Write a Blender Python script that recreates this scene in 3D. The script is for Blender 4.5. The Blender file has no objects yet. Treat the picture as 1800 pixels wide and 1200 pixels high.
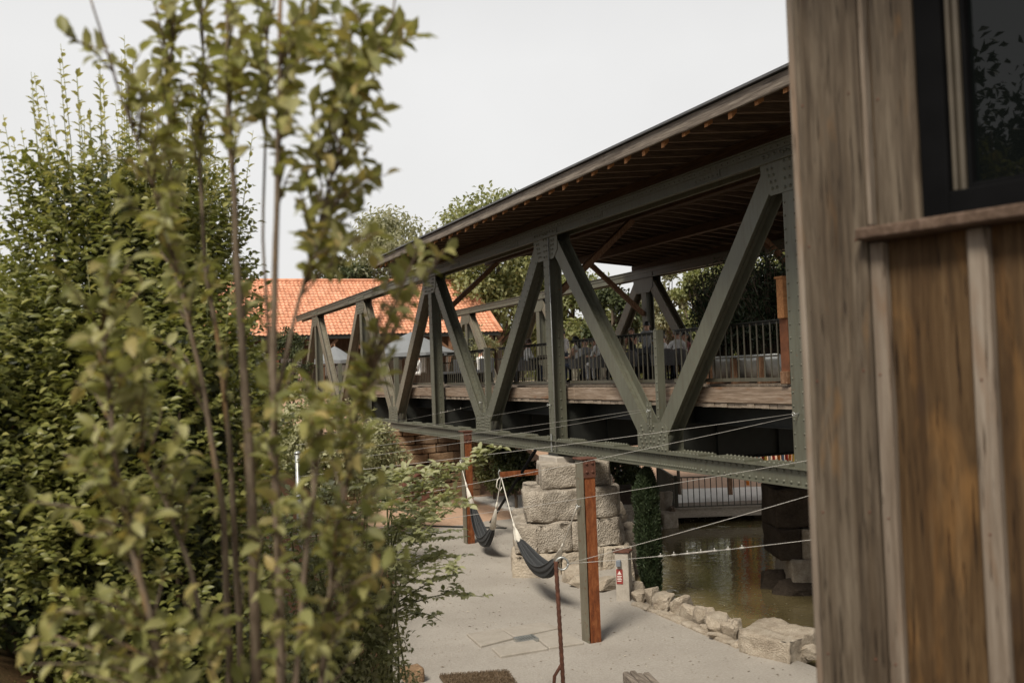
import bpy, bmesh, math, random
import numpy as np
from mathutils import Vector, Matrix, noise

R = math.radians
rng = random.Random(7)
nrg = np.random.default_rng(11)
scene = bpy.context.scene
COL = scene.collection

# ------------------------------------------------------------------ camera frame
FPX = 1750.0
EYE = Vector((0, 0, 4.2))
YAW, PITCH, ROLL = R(22.6), R(1.83), R(2.1)
_F0 = Vector((math.sin(YAW), math.cos(YAW), 0)); _Z = Vector((0, 0, 1))
_R0 = Vector((math.cos(YAW), -math.sin(YAW), 0))
_F = _F0 * math.cos(PITCH) + _Z * math.sin(PITCH)
_U0 = _Z * math.cos(PITCH) - _F0 * math.sin(PITCH)
_R = _R0 * math.cos(ROLL) - _U0 * math.sin(ROLL)
_U = _U0 * math.cos(ROLL) + _R0 * math.sin(ROLL)

def ray(px, py): return _F + _R * ((px - 900) / FPX) - _U * ((py - 600) / FPX)
def at_d(px, py, d): return EYE + ray(px, py) * d
def at_z(px, py, z):
    v = ray(px, py); return EYE + v * ((z - EYE.z) / v.z)
def at_x(px, py, x):
    v = ray(px, py); return EYE + v * (x / v.x)
def at_y(px, py, y):
    v = ray(px, py); return EYE + v * (y / v.y)

cd = bpy.data.cameras.new('camera'); cam = bpy.data.objects.new('camera', cd); COL.objects.link(cam)
M = Matrix((( _R.x, _U.x, -_F.x, 0), (_R.y, _U.y, -_F.y, 0), (_R.z, _U.z, -_F.z, 0), (0, 0, 0, 1)))
M.translation = EYE
cam.matrix_world = M
cd.sensor_width = 36; cd.lens = 35; cd.clip_start = 0.05; cd.clip_end = 3000
cd.dof.use_dof = True; cd.dof.focus_distance = 18.0; cd.dof.aperture_fstop = 2.6
scene.camera = cam

# ------------------------------------------------------------------ objects
def tag(o, label=None, cat=None, group=None, kind=None):
    if label: o['label'] = label
    if cat: o['category'] = cat
    if group: o['group'] = group
    if kind: o['kind'] = kind
    return o

def thing(name, label, cat, loc=(0, 0, 0), group=None):
    o = bpy.data.objects.new(name, None); COL.objects.link(o)
    o.location = loc; o.empty_display_size = 0.2
    return tag(o, label, cat, group)

def origin_of(o):
    p = Vector((0, 0, 0))
    while o is not None:
        p += o.location; o = o.parent
    return p

class MB:
    """collects shapes in world coordinates; build() links them as one mesh object"""
    def __init__(s): s.v = []; s.f = []; s.m = []; s.s = []
    def add(s, vs, fs, mi=0, sm=False):
        b = len(s.v); s.v.extend(tuple(v) for v in vs)
        for f in fs:
            s.f.append(tuple(b + i for i in f)); s.m.append(mi); s.s.append(sm)
    def box(s, c, size, rot=None, mi=0, bev=0.0):
        hx, hy, hz = size[0] / 2, size[1] / 2, size[2] / 2
        c = Vector(c)
        if bev <= 0:
            vs = [Vector((x, y, z)) for x in (-hx, hx) for y in (-hy, hy) for z in (-hz, hz)]
            fs = [(0, 1, 3, 2), (4, 6, 7, 5), (0, 4, 5, 1), (2, 3, 7, 6), (0, 2, 6, 4), (1, 5, 7, 3)]
        else:
            bm = bmesh.new(); bmesh.ops.create_cube(bm, size=1)
            for v in bm.verts: v.co = Vector((v.co.x * size[0], v.co.y * size[1], v.co.z * size[2]))
            bmesh.ops.bevel(bm, geom=bm.edges[:], offset=bev, segments=1, affect='EDGES')
            bm.verts.index_update()
            vs = [v.co.copy() for v in bm.verts]; fs = [[v.index for v in f.verts] for f in bm.faces]; bm.free()
        if rot is not None: vs = [rot @ v for v in vs]
        s.add([c + v for v in vs], fs, mi)
    def beam(s, a, b, w, h, up=(0, 0, 1), mi=0, bev=0.0, ext=0.0):
        a = Vector(a); b = Vector(b); d = (b - a); L = d.length; d.normalize()
        up = Vector(up); side = d.cross(up)
        if side.length < 1e-5: side = d.cross(Vector((1, 0, 0)))
        side.normalize(); u = side.cross(d)
        rot = Matrix((side, d, u)).transposed()
        s.box((a + b) / 2, (w, L + 2 * ext, h), rot, mi, bev)
    def tube(s, pts, rad, n=8, mi=0, cap=True):
        pts = [Vector(p) for p in pts]; k = len(pts)
        rads = rad if isinstance(rad, (list, tuple)) else [rad] * k
        vs = []; ref = None
        for i, p in enumerate(pts):
            t = pts[min(i + 1, k - 1)] - pts[max(i - 1, 0)]
            if t.length < 1e-9: t = Vector((0, 0, 1))
            t.normalize()
            if ref is None:
                ref = t.orthogonal().normalized()
            ref = (ref - t * ref.dot(t))
            if ref.length < 1e-6: ref = t.orthogonal()
            ref.normalize(); o2 = t.cross(ref)
            for j in range(n):
                a = 2 * math.pi * j / n
                vs.append(p + (ref * math.cos(a) + o2 * math.sin(a)) * rads[i])
        fs = [(i * n + j, i * n + (j + 1) % n, (i + 1) * n + (j + 1) % n, (i + 1) * n + j) for i in range(k - 1) for j in range(n)]
        if cap: fs += [tuple(range(n - 1, -1, -1)), tuple((k - 1) * n + j for j in range(n))]
        s.add(vs, fs, mi, True)
    def lathe(s, c, prof, n=16, mi=0, axis=None, sm=True):
        """prof: (r, z) pairs; axis: matrix from local z to wanted direction"""
        c = Vector(c); vs = []
        for r, z in prof:
            for j in range(n):
                a = 2 * math.pi * j / n; v = Vector((r * math.cos(a), r * math.sin(a), z))
                vs.append(c + (axis @ v if axis is not None else v))
        k = len(prof)
        fs = [(i * n + j, i * n + (j + 1) % n, (i + 1) * n + (j + 1) % n, (i + 1) * n + j) for i in range(k - 1) for j in range(n)]
        fs += [tuple(range(n - 1, -1, -1)), tuple((k - 1) * n + j for j in range(n))]
        s.add(vs, fs, mi, sm)
    def prism(s, poly, z0, z1, mi=0):
        n = len(poly)
        vs = [(p[0], p[1], z0) for p in poly] + [(p[0], p[1], z1) for p in poly]
        s.add(vs, [tuple(range(n - 1, -1, -1)), tuple(range(n, 2 * n))] + [(i, (i + 1) % n, n + (i + 1) % n, n + i) for i in range(n)], mi)
    def rivet(s, p, nrm, r=0.016, mi=0):
        r *= 1.45
        p = Vector(p); nrm = Vector(nrm); a = nrm.orthogonal().normalized(); b = nrm.cross(a)
        vs = []
        for k, (rr, h) in enumerate(((1, -0.1), (0.75, 0.6))):
            for j in range(6):
                t = math.pi * j / 3; vs.append(p + (a * math.cos(t) + b * math.sin(t)) * r * rr + nrm * r * h)
        vs.append(p + nrm * r * 0.85)
        s.add(vs, [(j, (j + 1) % 6, 6 + (j + 1) % 6, 6 + j) for j in range(6)] + [(6 + j, 6 + (j + 1) % 6, 12) for j in range(6)], mi, True)
    def build(s, name, mats, parent=None, smooth=None):
        me = bpy.data.meshes.new(name); o0 = origin_of(parent) if parent else Vector((0, 0, 0))
        me.from_pydata([(x - o0.x, y - o0.y, z - o0.z) for x, y, z in s.v], [], s.f)
        for m in (mats if isinstance(mats, (list, tuple)) else [mats]): me.materials.append(m)
        me.polygons.foreach_set('material_index', s.m)
        me.polygons.foreach_set('use_smooth', s.s if smooth is None else [smooth] * len(s.f))
        me.validate(); me.update()
        o = bpy.data.objects.new(name, me); COL.objects.link(o)
        if parent: o.parent = parent
        return o

def from_bm(name, bm, mats, parent=None, smooth=False):
    """bm in world coordinates"""
    o0 = origin_of(parent) if parent else Vector((0, 0, 0))
    for v in bm.verts: v.co -= o0
    bmesh.ops.recalc_face_normals(bm, faces=bm.faces[:])
    me = bpy.data.meshes.new(name); bm.to_mesh(me); bm.free()
    for m in (mats if isinstance(mats, (list, tuple)) else [mats]): me.materials.append(m)
    me.polygons.foreach_set('use_smooth', [smooth] * len(me.polygons))
    o = bpy.data.objects.new(name, me); COL.objects.link(o)
    if parent: o.parent = parent
    return o

def copy_tree(o, parent=None):
    c = o.copy(); COL.objects.link(c)
    if parent: c.parent = parent
    for ch in list(o.children): copy_tree(ch, c)
    return c

# ------------------------------------------------------------------ materials
def newmat(name):
    m = bpy.data.materials.new(name); m.use_nodes = True
    nt = m.node_tree; nt.nodes.clear()
    out = nt.nodes.new('ShaderNodeOutputMaterial'); b = nt.nodes.new('ShaderNodeBsdfPrincipled')
    nt.links.new(b.outputs[0], out.inputs[0])
    return m, nt, b, out
def N(nt, typ, **kw):
    n = nt.nodes.new(typ)
    for k, v in kw.items():
        if k.startswith('i_'):
            n.inputs[k[2:].replace('_', ' ')].default_value = v
        else: setattr(n, k, v)
    return n
def ramp(nt, fac, stops):
    r = nt.nodes.new('ShaderNodeValToRGB'); nt.links.new(fac, r.inputs[0]); e = r.color_ramp.elements
    while len(e) < len(stops): e.new(0.5)
    for i, (p, c) in enumerate(stops):
        e[i].position = p; e[i].color = (c[0], c[1], c[2], 1)
    return r.outputs[0]
def mapped(nt, scale=(1, 1, 1), coord='Object', rot=(0, 0, 0)):
    tc = nt.nodes.new('ShaderNodeTexCoord'); mp = nt.nodes.new('ShaderNodeMapping')
    nt.links.new(tc.outputs[coord], mp.inputs[0]); mp.inputs['Scale'].default_value = scale; mp.inputs['Rotation'].default_value = rot
    return mp.outputs[0]
def tex(nt, vec, scale, detail=5, rough=0.55, dist=0.0):
    n = N(nt, 'ShaderNodeTexNoise'); n.inputs['Scale'].default_value = scale; n.inputs['Detail'].default_value = detail
    n.inputs['Roughness'].default_value = rough; n.inputs['Distortion'].default_value = dist
    if vec is not None: nt.links.new(vec, n.inputs['Vector'])
    return n.outputs['Fac']
def mix(nt, fac, a, b, mode='MIX'):
    n = nt.nodes.new('ShaderNodeMix'); n.data_type = 'RGBA'; n.blend_type = mode
    for sock, val in ((n.inputs[0], fac), (n.inputs[6], a), (n.inputs[7], b)):
        if hasattr(val, 'is_linked'): nt.links.new(val, sock)
        elif isinstance(val, (int, float)): sock.default_value = val
        else: sock.default_value = (val[0], val[1], val[2], 1)
    return n.outputs[2]
def bump(nt, b, h, strength=0.3, dist=0.01):
    n = nt.nodes.new('ShaderNodeBump'); n.inputs['Strength'].default_value = strength; n.inputs['Distance'].default_value = dist
    nt.links.new(h, n.inputs['Height']); nt.links.new(n.outputs[0], b.inputs['Normal'])

def mat_plain(name, c, rough=0.6, metal=0.0, var=0.25, scale=6.0, bmp=0.0):
    m, nt, b, _ = newmat(name)
    v = mapped(nt); f = tex(nt, v, scale)
    col = ramp(nt, f, [(0.3, [x * (1 - var) for x in c]), (0.7, [min(1, x * (1 + var)) for x in c])])
    nt.links.new(col, b.inputs['Base Color']); b.inputs['Roughness'].default_value = rough; b.inputs['Metallic'].default_value = metal
    if bmp: bump(nt, b, tex(nt, v, scale * 6), bmp, 0.01)
    return m

def mat_wood(name, lo, mid, hi, grain=(18, 18, 1.1), stain=None, rough=0.75, bmp=0.35, old=False):
    m, nt, b, _ = newmat(name)
    v = mapped(nt, grain)
    f = tex(nt, v, 2.2, 8, 0.62, 0.6); f2 = tex(nt, v, 9.0, 4, 0.6)
    fm = N(nt, 'ShaderNodeMath', operation='MULTIPLY_ADD'); nt.links.new(f2, fm.inputs[0]); fm.inputs[1].default_value = 0.35; nt.links.new(f, fm.inputs[2])
    col = ramp(nt, fm.outputs[0], [(0.42, lo), (0.66, mid), (0.9, hi)])
    big = tex(nt, mapped(nt, [g * 0.12 for g in grain]), 2.0, 3)
    col = mix(nt, ramp(nt, big, [(0.35, (0, 0, 0)), (0.7, (0.55, 0.55, 0.55))]), col, mix(nt, 1.0, col, (0.62, 0.6, 0.58), 'MULTIPLY'))
    if stain:
        g2 = [max(1.0, g * 0.28) for g in grain]
        st = tex(nt, mapped(nt, g2), 1.7, 4, 0.6, 0.4)
        col = mix(nt, ramp(nt, st, [(0.56, (0, 0, 0)), (0.72, (0.8, 0.8, 0.8))]), col, stain)
    hgt = fm.outputs[0]
    if old:                                        # drying cracks, knots and long dark weather streaks
        ck = tex(nt, mapped(nt, [g * 3.2 for g in grain]), 2.0, 3, .5, .25)
        crack = ramp(nt, ck, [(.30, (1, 1, 1)), (.37, (0, 0, 0))])
        col = mix(nt, crack, col, mix(nt, 1.0, col, (.30, .26, .22), 'MULTIPLY'))
        vo = N(nt, 'ShaderNodeTexVoronoi'); vo.inputs['Scale'].default_value = 1.0; nt.links.new(mapped(nt, (5.5, 5.5, 1.7)), vo.inputs['Vector'])
        kn = ramp(nt, vo.outputs[0], [(.05, (.9, .9, .9)), (.13, (0, 0, 0))])
        col = mix(nt, kn, col, (.055, .032, .018))
        sk = tex(nt, mapped(nt, [g * .45 for g in grain]), 1.4, 5, .6, .3)
        col = mix(nt, ramp(nt, sk, [(.46, (0, 0, 0)), (.68, (.75, .75, .75))]), col, mix(nt, 1.0, col, (.50, .43, .36), 'MULTIPLY'))
        hs = N(nt, 'ShaderNodeMath', operation='SUBTRACT'); nt.links.new(fm.outputs[0], hs.inputs[0]); nt.links.new(crack, hs.inputs[1]); hgt = hs.outputs[0]
    nt.links.new(col, b.inputs['Base Color']); b.inputs['Roughness'].default_value = rough
    b.inputs['Specular IOR Level'].default_value = 0.25
    bump(nt, b, hgt, bmp, 0.004)
    return m

def mat_stone(name, lo, mid, hi, scale=3.0, bmp=0.6, pits=True):
    m, nt, b, _ = newmat(name)
    v = mapped(nt)
    f = tex(nt, v, scale, 9, 0.65, 0.3); fine = tex(nt, v, scale * 9, 5, 0.7)
    col = ramp(nt, f, [(0.3, lo), (0.5, mid), (0.72, hi)])
    col = mix(nt, 0.35, col, ramp(nt, fine, [(0.35, lo), (0.65, hi)]))
    nt.links.new(col, b.inputs['Base Color']); b.inputs['Roughness'].default_value = 0.9
    b.inputs['Specular IOR Level'].default_value = 0.2
    vo = N(nt, 'ShaderNodeTexVoronoi'); vo.inputs['Scale'].default_value = scale * 12; nt.links.new(v, vo.inputs['Vector'])
    ad = N(nt, 'ShaderNodeMath', operation='ADD'); nt.links.new(fine, ad.inputs[0]); nt.links.new(vo.outputs[0], ad.inputs[1])
    bump(nt, b, ad.outputs[0] if pits else fine, bmp, 0.02)
    return m

def mat_leaf(name, cols, trans=0.35, rough=0.45):
    """cols: stops over a random value per leaf"""
    m, nt, b, out = newmat(name)
    g = nt.nodes.new('ShaderNodeNewGeometry')
    k = len(cols)
    col = ramp(nt, g.outputs['Random Per Island'], [(i / max(1, k - 1), c) for i, c in enumerate(cols)])
    v = mapped(nt); col = mix(nt, 0.25, col, mix(nt, tex(nt, v, 22, 3), col, [c * 1.6 for c in cols[-1]]))
    nt.links.new(col, b.inputs['Base Color']); b.inputs['Roughness'].default_value = rough
    b.inputs['Specular IOR Level'].default_value = 0.35
    t = nt.nodes.new('ShaderNodeBsdfTranslucent')
    warm = mix(nt, 1.0, col, (1.12, 1.16, 0.66), 'MULTIPLY'); nt.links.new(warm, t.inputs[0])
    ms = nt.nodes.new('ShaderNodeMixShader'); ms.inputs[0].default_value = trans
    nt.links.new(b.outputs[0], ms.inputs[1]); nt.links.new(t.outputs[0], ms.inputs[2]); nt.links.new(ms.outputs[0], out.inputs[0])
    return m

def mat_paint(name, c, rust=(0.12, 0.06, 0.03), amount=0.62):
    m, nt, b, _ = newmat(name)
    v = mapped(nt); f = tex(nt, v, 1.6, 6, 0.6)
    col = ramp(nt, f, [(0.3, [x * 0.82 for x in c]), (0.55, c), (0.75, [x * 1.14 for x in c])])
    st = tex(nt, mapped(nt, (9, 9, 0.9)), 1.8, 6, 0.65)
    col = mix(nt, ramp(nt, st, [(0.46, (0, 0, 0)), (0.74, (0.7, 0.7, 0.7))]), col, [c[0] * .62, c[1] * .52, c[2] * .44])
    sp = tex(nt, v, 14, 6, 0.7)
    col = mix(nt, ramp(nt, sp, [(amount, (0, 0, 0)), (amount + 0.1, (0.8, 0.8, 0.8))]), col, rust)
    nt.links.new(col, b.inputs['Base Color'])
    rr = N(nt, 'ShaderNodeMapRange'); rr.inputs['To Min'].default_value = 0.42; rr.inputs['To Max'].default_value = 0.68
    nt.links.new(f, rr.inputs[0]); nt.links.new(rr.outputs[0], b.inputs['Roughness'])
    bump(nt, b, tex(nt, v, 40, 3), 0.12, 0.004)
    return m

MT = {}
MT['green'] = mat_paint('green_steel_paint', (0.105, 0.106, 0.078))
MT['green_old'] = mat_paint('weathered_steel_paint', (0.17, 0.155, 0.115), amount=0.56)
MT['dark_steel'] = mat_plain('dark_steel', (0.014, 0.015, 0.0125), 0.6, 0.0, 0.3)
MT['rail'] = mat_paint('railing_paint', (0.085, 0.078, 0.056), amount=0.58)
MT['rust'] = mat_wood('rust_orange', (0.07, 0.024, 0.012), (0.20, 0.06, 0.02), (0.30, 0.115, 0.045), (7, 7, 2.2), stain=(.13, .05, .025), rough=.85)
MT['rust_dark'] = mat_plain('rust_dark', (0.10, 0.038, 0.022), 0.85, 0.0, 0.4, 12, 0.3)
MT['corten'] = mat_plain('corten', (0.15, 0.052, 0.02), 0.8, 0.0, 0.35, 5, 0.1)
MT['galv'] = mat_plain('galvanised', (0.42, 0.43, 0.42), 0.4, 0.7, 0.2, 5)
MT['cable'] = mat_plain('steel_cable', (0.42, 0.40, 0.37), 0.5, 0.3, 0.15, 40)
MT['metal_trim'] = mat_plain('dark_metal_trim', (0.09, 0.09, 0.092), 0.45, 0.3, 0.2)
G1 = (18, 1.0, 18); GX = (1.0, 18, 18); GZ = (18, 18, 1.0)
MT['fascia'] = mat_wood('weathered_fascia', (0.05, 0.039, 0.031), (0.175, 0.145, 0.12), (0.34, 0.295, 0.245), (16, 0.6, 16))
MT['edge_beam'] = mat_wood('weathered_beam', (0.12, 0.085, 0.06), (0.25, 0.185, 0.135), (0.40, 0.32, 0.26), (12, 0.6, 12), stain=(0.18, 0.09, 0.045))
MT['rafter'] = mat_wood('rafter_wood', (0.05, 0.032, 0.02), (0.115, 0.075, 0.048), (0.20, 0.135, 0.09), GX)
MT['fresh'] = mat_wood('fresh_orange_wood', (0.22, 0.10, 0.042), (0.40, 0.18, 0.07), (0.54, 0.27, 0.115), GX)
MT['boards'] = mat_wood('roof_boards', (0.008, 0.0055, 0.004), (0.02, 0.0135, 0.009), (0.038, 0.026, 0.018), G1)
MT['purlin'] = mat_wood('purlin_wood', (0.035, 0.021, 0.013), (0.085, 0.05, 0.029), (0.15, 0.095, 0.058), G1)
MT['brace'] = mat_wood('brace_wood', (0.09, 0.048, 0.026), (0.19, 0.10, 0.055), (0.29, 0.19, 0.12), (10, 10, 4))
MT['decking'] = mat_wood('deck_boards', (0.16, 0.125, 0.095), (0.28, 0.225, 0.175), (0.38, 0.32, 0.26), GX)
MT['cabin'] = mat_wood('cabin_weathered', (0.042, 0.031, 0.022), (0.114, 0.088, 0.063), (0.205, 0.167, 0.125), (16, 16, 0.9), stain=(0.24, 0.135, 0.055), rough=0.7, old=True, bmp=.7)
MT['cabin_warm'] = mat_wood('cabin_brown_board', (0.032, 0.018, 0.008), (0.088, 0.050, 0.021), (0.155, 0.098, 0.049), (14, 14, 0.8), stain=(0.22, 0.115, 0.04), old=True, bmp=.7)
MT['batten'] = mat_wood('cabin_batten', (0.13, 0.10, 0.075), (0.235, 0.19, 0.15), (0.34, 0.29, 0.24), (16, 16, 0.8), stain=(0.2, 0.12, 0.07), old=True, bmp=.6)
MT['black'] = mat_plain('black_frame', (0.006, 0.006, 0.0065), 0.5, 0.0, 0.2)
MT['black'].node_tree.nodes['Principled BSDF'].inputs['Specular IOR Level'].default_value = 0.03
MT['sash'] = mat_plain('brown_sash', (0.085, 0.07, 0.052), 0.5, 0.0, 0.2)
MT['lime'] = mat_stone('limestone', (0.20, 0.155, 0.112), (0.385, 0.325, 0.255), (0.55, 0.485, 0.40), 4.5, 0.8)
MT['pier'] = mat_stone('pier_sandstone', (0.16, 0.13, 0.098), (0.38, 0.33, 0.27), (0.55, 0.495, 0.425), 2.6, 1.0)
MT['pier_low'] = mat_stone('pier_pale_base', (0.27, 0.22, 0.165), (0.43, 0.365, 0.285), (0.53, 0.475, 0.40), 1.8, 0.8)
MT['wallstone'] = mat_stone('brown_wallstone', (0.13, 0.08, 0.045), (0.26, 0.165, 0.095), (0.36, 0.25, 0.16), 2.5)
MT['darkstone'] = mat_stone('dark_stone', (0.03, 0.022, 0.016), (0.06, 0.045, 0.034), (0.095, 0.075, 0.058), 2.5)  # also paints the shade on the pond pier blocks
MT['concrete'] = mat_stone('concrete', (0.30, 0.265, 0.225), (0.40, 0.36, 0.31), (0.48, 0.44, 0.39), 4, 0.3, False)
MT['slab'] = mat_stone('paving_slab', (0.27, 0.24, 0.203), (0.34, 0.306, 0.265), (0.40, 0.365, 0.322), 3, 0.3, False)
MT['cloth'] = mat_plain('charcoal_cloth', (0.045, 0.047, 0.05), 0.9, 0.0, 0.3, 60, 0.2)
MT['cord'] = mat_plain('white_cord', (0.66, 0.62, 0.55), 0.85, 0.0, 0.15, 60, 0.2)
MT['bark'] = mat_wood('shrub_bark', (0.07, 0.05, 0.034), (0.15, 0.112, 0.078), (0.25, 0.20, 0.145), (30, 30, 6), stain=(0.34, 0.19, 0.06))
MT['trunk'] = mat_wood('tree_bark', (0.06, 0.045, 0.032), (0.12, 0.09, 0.065), (0.19, 0.15, 0.11), (6, 6, 1.2))
MT['cane'] = mat_plain('green_cane', (0.16, 0.17, 0.07), 0.6)
MT['leaf_fg'] = mat_leaf('shrub_leaf', [(0.12, 0.128, 0.036), (0.215, 0.21, 0.065), (0.35, 0.32, 0.12), (0.27, 0.26, 0.115), (0.43, 0.32, 0.13), (0.175, 0.182, 0.058), (0.40, 0.375, 0.19), (0.23, 0.232, 0.085)], 0.42)
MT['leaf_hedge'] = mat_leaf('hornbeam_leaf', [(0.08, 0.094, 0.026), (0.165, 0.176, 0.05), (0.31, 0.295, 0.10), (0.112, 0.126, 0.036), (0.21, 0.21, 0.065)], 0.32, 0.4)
MT['leaf_shoot'] = mat_leaf('young_shoot_leaf', [(0.32, 0.295, 0.115), (0.40, 0.365, 0.16), (0.46, 0.41, 0.20)], 0.4)
MT['leaf_rose'] = mat_leaf('rose_leaf', [(0.24, 0.255, 0.13), (0.36, 0.36, 0.20), (0.44, 0.43, 0.26), (0.30, 0.31, 0.165)], 0.35)
MT['leaf_pale'] = mat_leaf('pale_leaf', [(0.22, 0.225, 0.11), (0.32, 0.315, 0.175), (0.40, 0.385, 0.24)], 0.35)
MT['leaf_tree'] = mat_leaf('tree_leaf', [(0.14, 0.16, 0.065), (0.225, 0.24, 0.105), (0.31, 0.315, 0.16)], 0.44)
MT['leaf_grey'] = mat_leaf('willow_leaf', [(0.20, 0.20, 0.12), (0.29, 0.285, 0.185), (0.36, 0.35, 0.24)], 0.42)
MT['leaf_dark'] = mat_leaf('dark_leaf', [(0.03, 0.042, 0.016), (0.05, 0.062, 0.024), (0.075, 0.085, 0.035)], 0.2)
MT['leaf_cypress'] = mat_leaf('cypress_leaf', [(0.018, 0.03, 0.014), (0.03, 0.046, 0.02), (0.045, 0.06, 0.028)], 0.12)
MT['leaf_red'] = mat_leaf('reddish_leaf', [(0.16, 0.085, 0.06), (0.24, 0.15, 0.10), (0.15, 0.13, 0.06)], 0.3)

# ------------------------------------------------------------------ foliage in bulk
LEAF8 = (np.array([(0, 0, 0), (-.42, .28, .12), (0, .33, 0), (.42, .28, .12), (-.40, .62, .10), (0, .66, -.03), (.40, .62, .10), (0, 1, -.14)], float),
         [(0, 2, 1), (0, 3, 2), (1, 2, 5, 4), (3, 6, 5, 2), (4, 5, 7), (6, 7, 5)])
LEAF4 = (np.array([(0, 0, 0), (-.5, .5, .1), (0, 1, -.08), (.5, .5, .1)], float), [(0, 3, 2), (0, 2, 1)])
def unit(a): return a / np.maximum(np.linalg.norm(a, axis=1, keepdims=True), 1e-9)
def foliage(name, mat, P, D, Nn, L, Wd, parent=None, tmpl=LEAF8, extra=None):
    P = np.asarray(P, float); D = unit(np.asarray(D, float)); Nn = np.asarray(Nn, float)
    S = unit(np.cross(D, Nn)); Nn = np.cross(S, D)
    L = np.broadcast_to(np.asarray(L, float), (len(P),))[:, None, None]; Wd = np.broadcast_to(np.asarray(Wd, float), (len(P),))[:, None, None]
    T, F = tmpl
    o0 = origin_of(parent) if parent else Vector((0, 0, 0))
    V = P[:, None, :] - np.array(o0)[None, None, :] + S[:, None, :] * T[None, :, 0:1] * Wd + D[:, None, :] * T[None, :, 1:2] * L + Nn[:, None, :] * T[None, :, 2:3] * L
    n, k = len(P), len(T)
    loops = np.concatenate([np.array(f) for f in F]); sizes = np.array([len(f) for f in F])
    li = (loops[None, :] + (np.arange(n) * k)[:, None]).ravel()
    tot = np.tile(sizes, n); start = np.concatenate([[0], np.cumsum(tot)[:-1]])
    me = bpy.data.meshes.new(name)
    me.vertices.add(n * k); me.vertices.foreach_set('co', V.reshape(-1).astype(np.float32))
    me.loops.add(len(li)); me.loops.foreach_set('vertex_index', li.astype(np.int32))
    me.polygons.add(len(tot)); me.polygons.foreach_set('loop_start', start.astype(np.int32)); me.polygons.foreach_set('loop_total', tot.astype(np.int32))
    me.materials.append(mat); me.update(); me.validate()
    o = bpy.data.objects.new(name, me); COL.objects.link(o)
    if parent: o.parent = parent
    return o
def rdir(n): return unit(nrg.normal(size=(n, 3)))
# ------------------------------------------------------------------ the bridge
XN, XF = 9.4, 16.9                    # near and far truss planes
TOPS = [3.1, 11.82, 20.4, 29.0, 37.75, 46.5]
BOTS = [7.4, 16.0, 24.75, 33.5, 42.2, 50.7]
Y0, Y1 = 2.6, 51.2
ZB0, ZB1, ZT0, ZT1 = 2.39, 2.67, 7.21, 7.51
ZD = 3.88
bridge = thing('truss_bridge', 'riveted dark green steel truss bridge with a timber roof, crossing over the path', 'bridge', (13.15, 27, 2.4))
ns = Vector((-1, 0, 0))

def hmember(x, a, b, w, d, riv=0.0, web='along', mi=0):
    """H-section lying in the plane X = x, front flange facing the path"""
    mb = MB(); A = Vector((x, a[0], a[1])); B = Vector((x, b[0], b[1])); dr = (B - A).normalized()
    up = Vector((1, 0, 0)); side = dr.cross(up).normalized()
    for xo in (0.011, d - 0.011):
        mb.beam(A + up * xo, B + up * xo, w, 0.022, up, mi)
    mb.beam(A + up * d / 2, B + up * d / 2, 0.02, d - 0.046, up, mi)
    # edge angles along the web
    for s2 in (-1, 1):
        for xo in (0.058, d - 0.058):
            mb.beam(A + up * xo + side * s2 * 0.017, B + up * xo + side * s2 * 0.017, 0.012, 0.07, up, mi)
    if riv:
        L = (B - A).length; n = int(L / riv)
        for i in range(n):
            p = A + dr * (i + 0.5) * riv
            for s2 in (-1, 1): mb.rivet(p + side * s2 * w * 0.36, ns, 0.013, mi)
            q = p + up * (d - 0.07)
            mb.rivet(q - side * 0.023 if side.y > 0 else q + side * 0.023, -side if side.y > 0 else side, 0.016, mi)
            q = p + up * 0.07
            mb.rivet(q - side * 0.023 if side.y > 0 else q + side * 0.023, -side if side.y > 0 else side, 0.014, mi)
    return mb

def gusset(x, y, z0, z1, hw, top, riv=True):
    mb = MB(); t = 0.014
    if top: poly = [(y - hw, z1), (y + hw, z1), (y + hw, z0 + 0.18), (y + hw - 0.22, z0), (y - hw + 0.22, z0), (y - hw, z0 + 0.18)]
    else: poly = [(y - hw, z0), (y + hw, z0), (y + hw, z1 - 0.1), (y + hw - 0.1, z1), (y - hw + 0.1, z1), (y - hw, z1 - 0.1)]
    for xx in (x - t, x + 0.302):
        n = len(poly)
        vs = [(xx, p[0], p[1]) for p in poly] + [(xx + t - 0.002, p[0], p[1]) for p in poly]
        mb.add(vs, [tuple(range(n)), tuple(range(2 * n - 1, n - 1, -1))] + [(i, n + i, n + (i + 1) % n, (i + 1) % n) for i in range(n)])
    if riv:
        cy, cz = y, (z0 + z1) / 2
        for s2 in (-1, 1):                       # rivet rows fanning along the members
            for r in (0.0, 0.11):
                for k in range(6):
                    yy = cy + s2 * (hw - 0.09 - k * 0.035 - r) * 0.98; zz = (z0 + 0.08 + k * (z1 - z0 - 0.16) / 5)
                    if top: zz = z1 - 0.06 - k * (z1 - z0 - 0.16) / 5
                    else: yy = cy + s2 * (0.16 + r * 1.5 + k * 0.045)
                    if abs(yy - cy) < hw - 0.04: mb.rivet((x - t, yy, zz), ns, 0.02)
        for k in range(5):
            for s2 in (-0.06, 0.06): mb.rivet((x - t, cy + s2, z0 + 0.07 + k * (z1 - z0 - 0.14) / 4), ns, 0.02)
        for k in range(9):
            mb.rivet((x - t, cy - hw + 0.08 + k * (2 * hw - 0.16) / 8, z1 - 0.05 if top else z0 + 0.05), ns, 0.02)
    return mb

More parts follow.
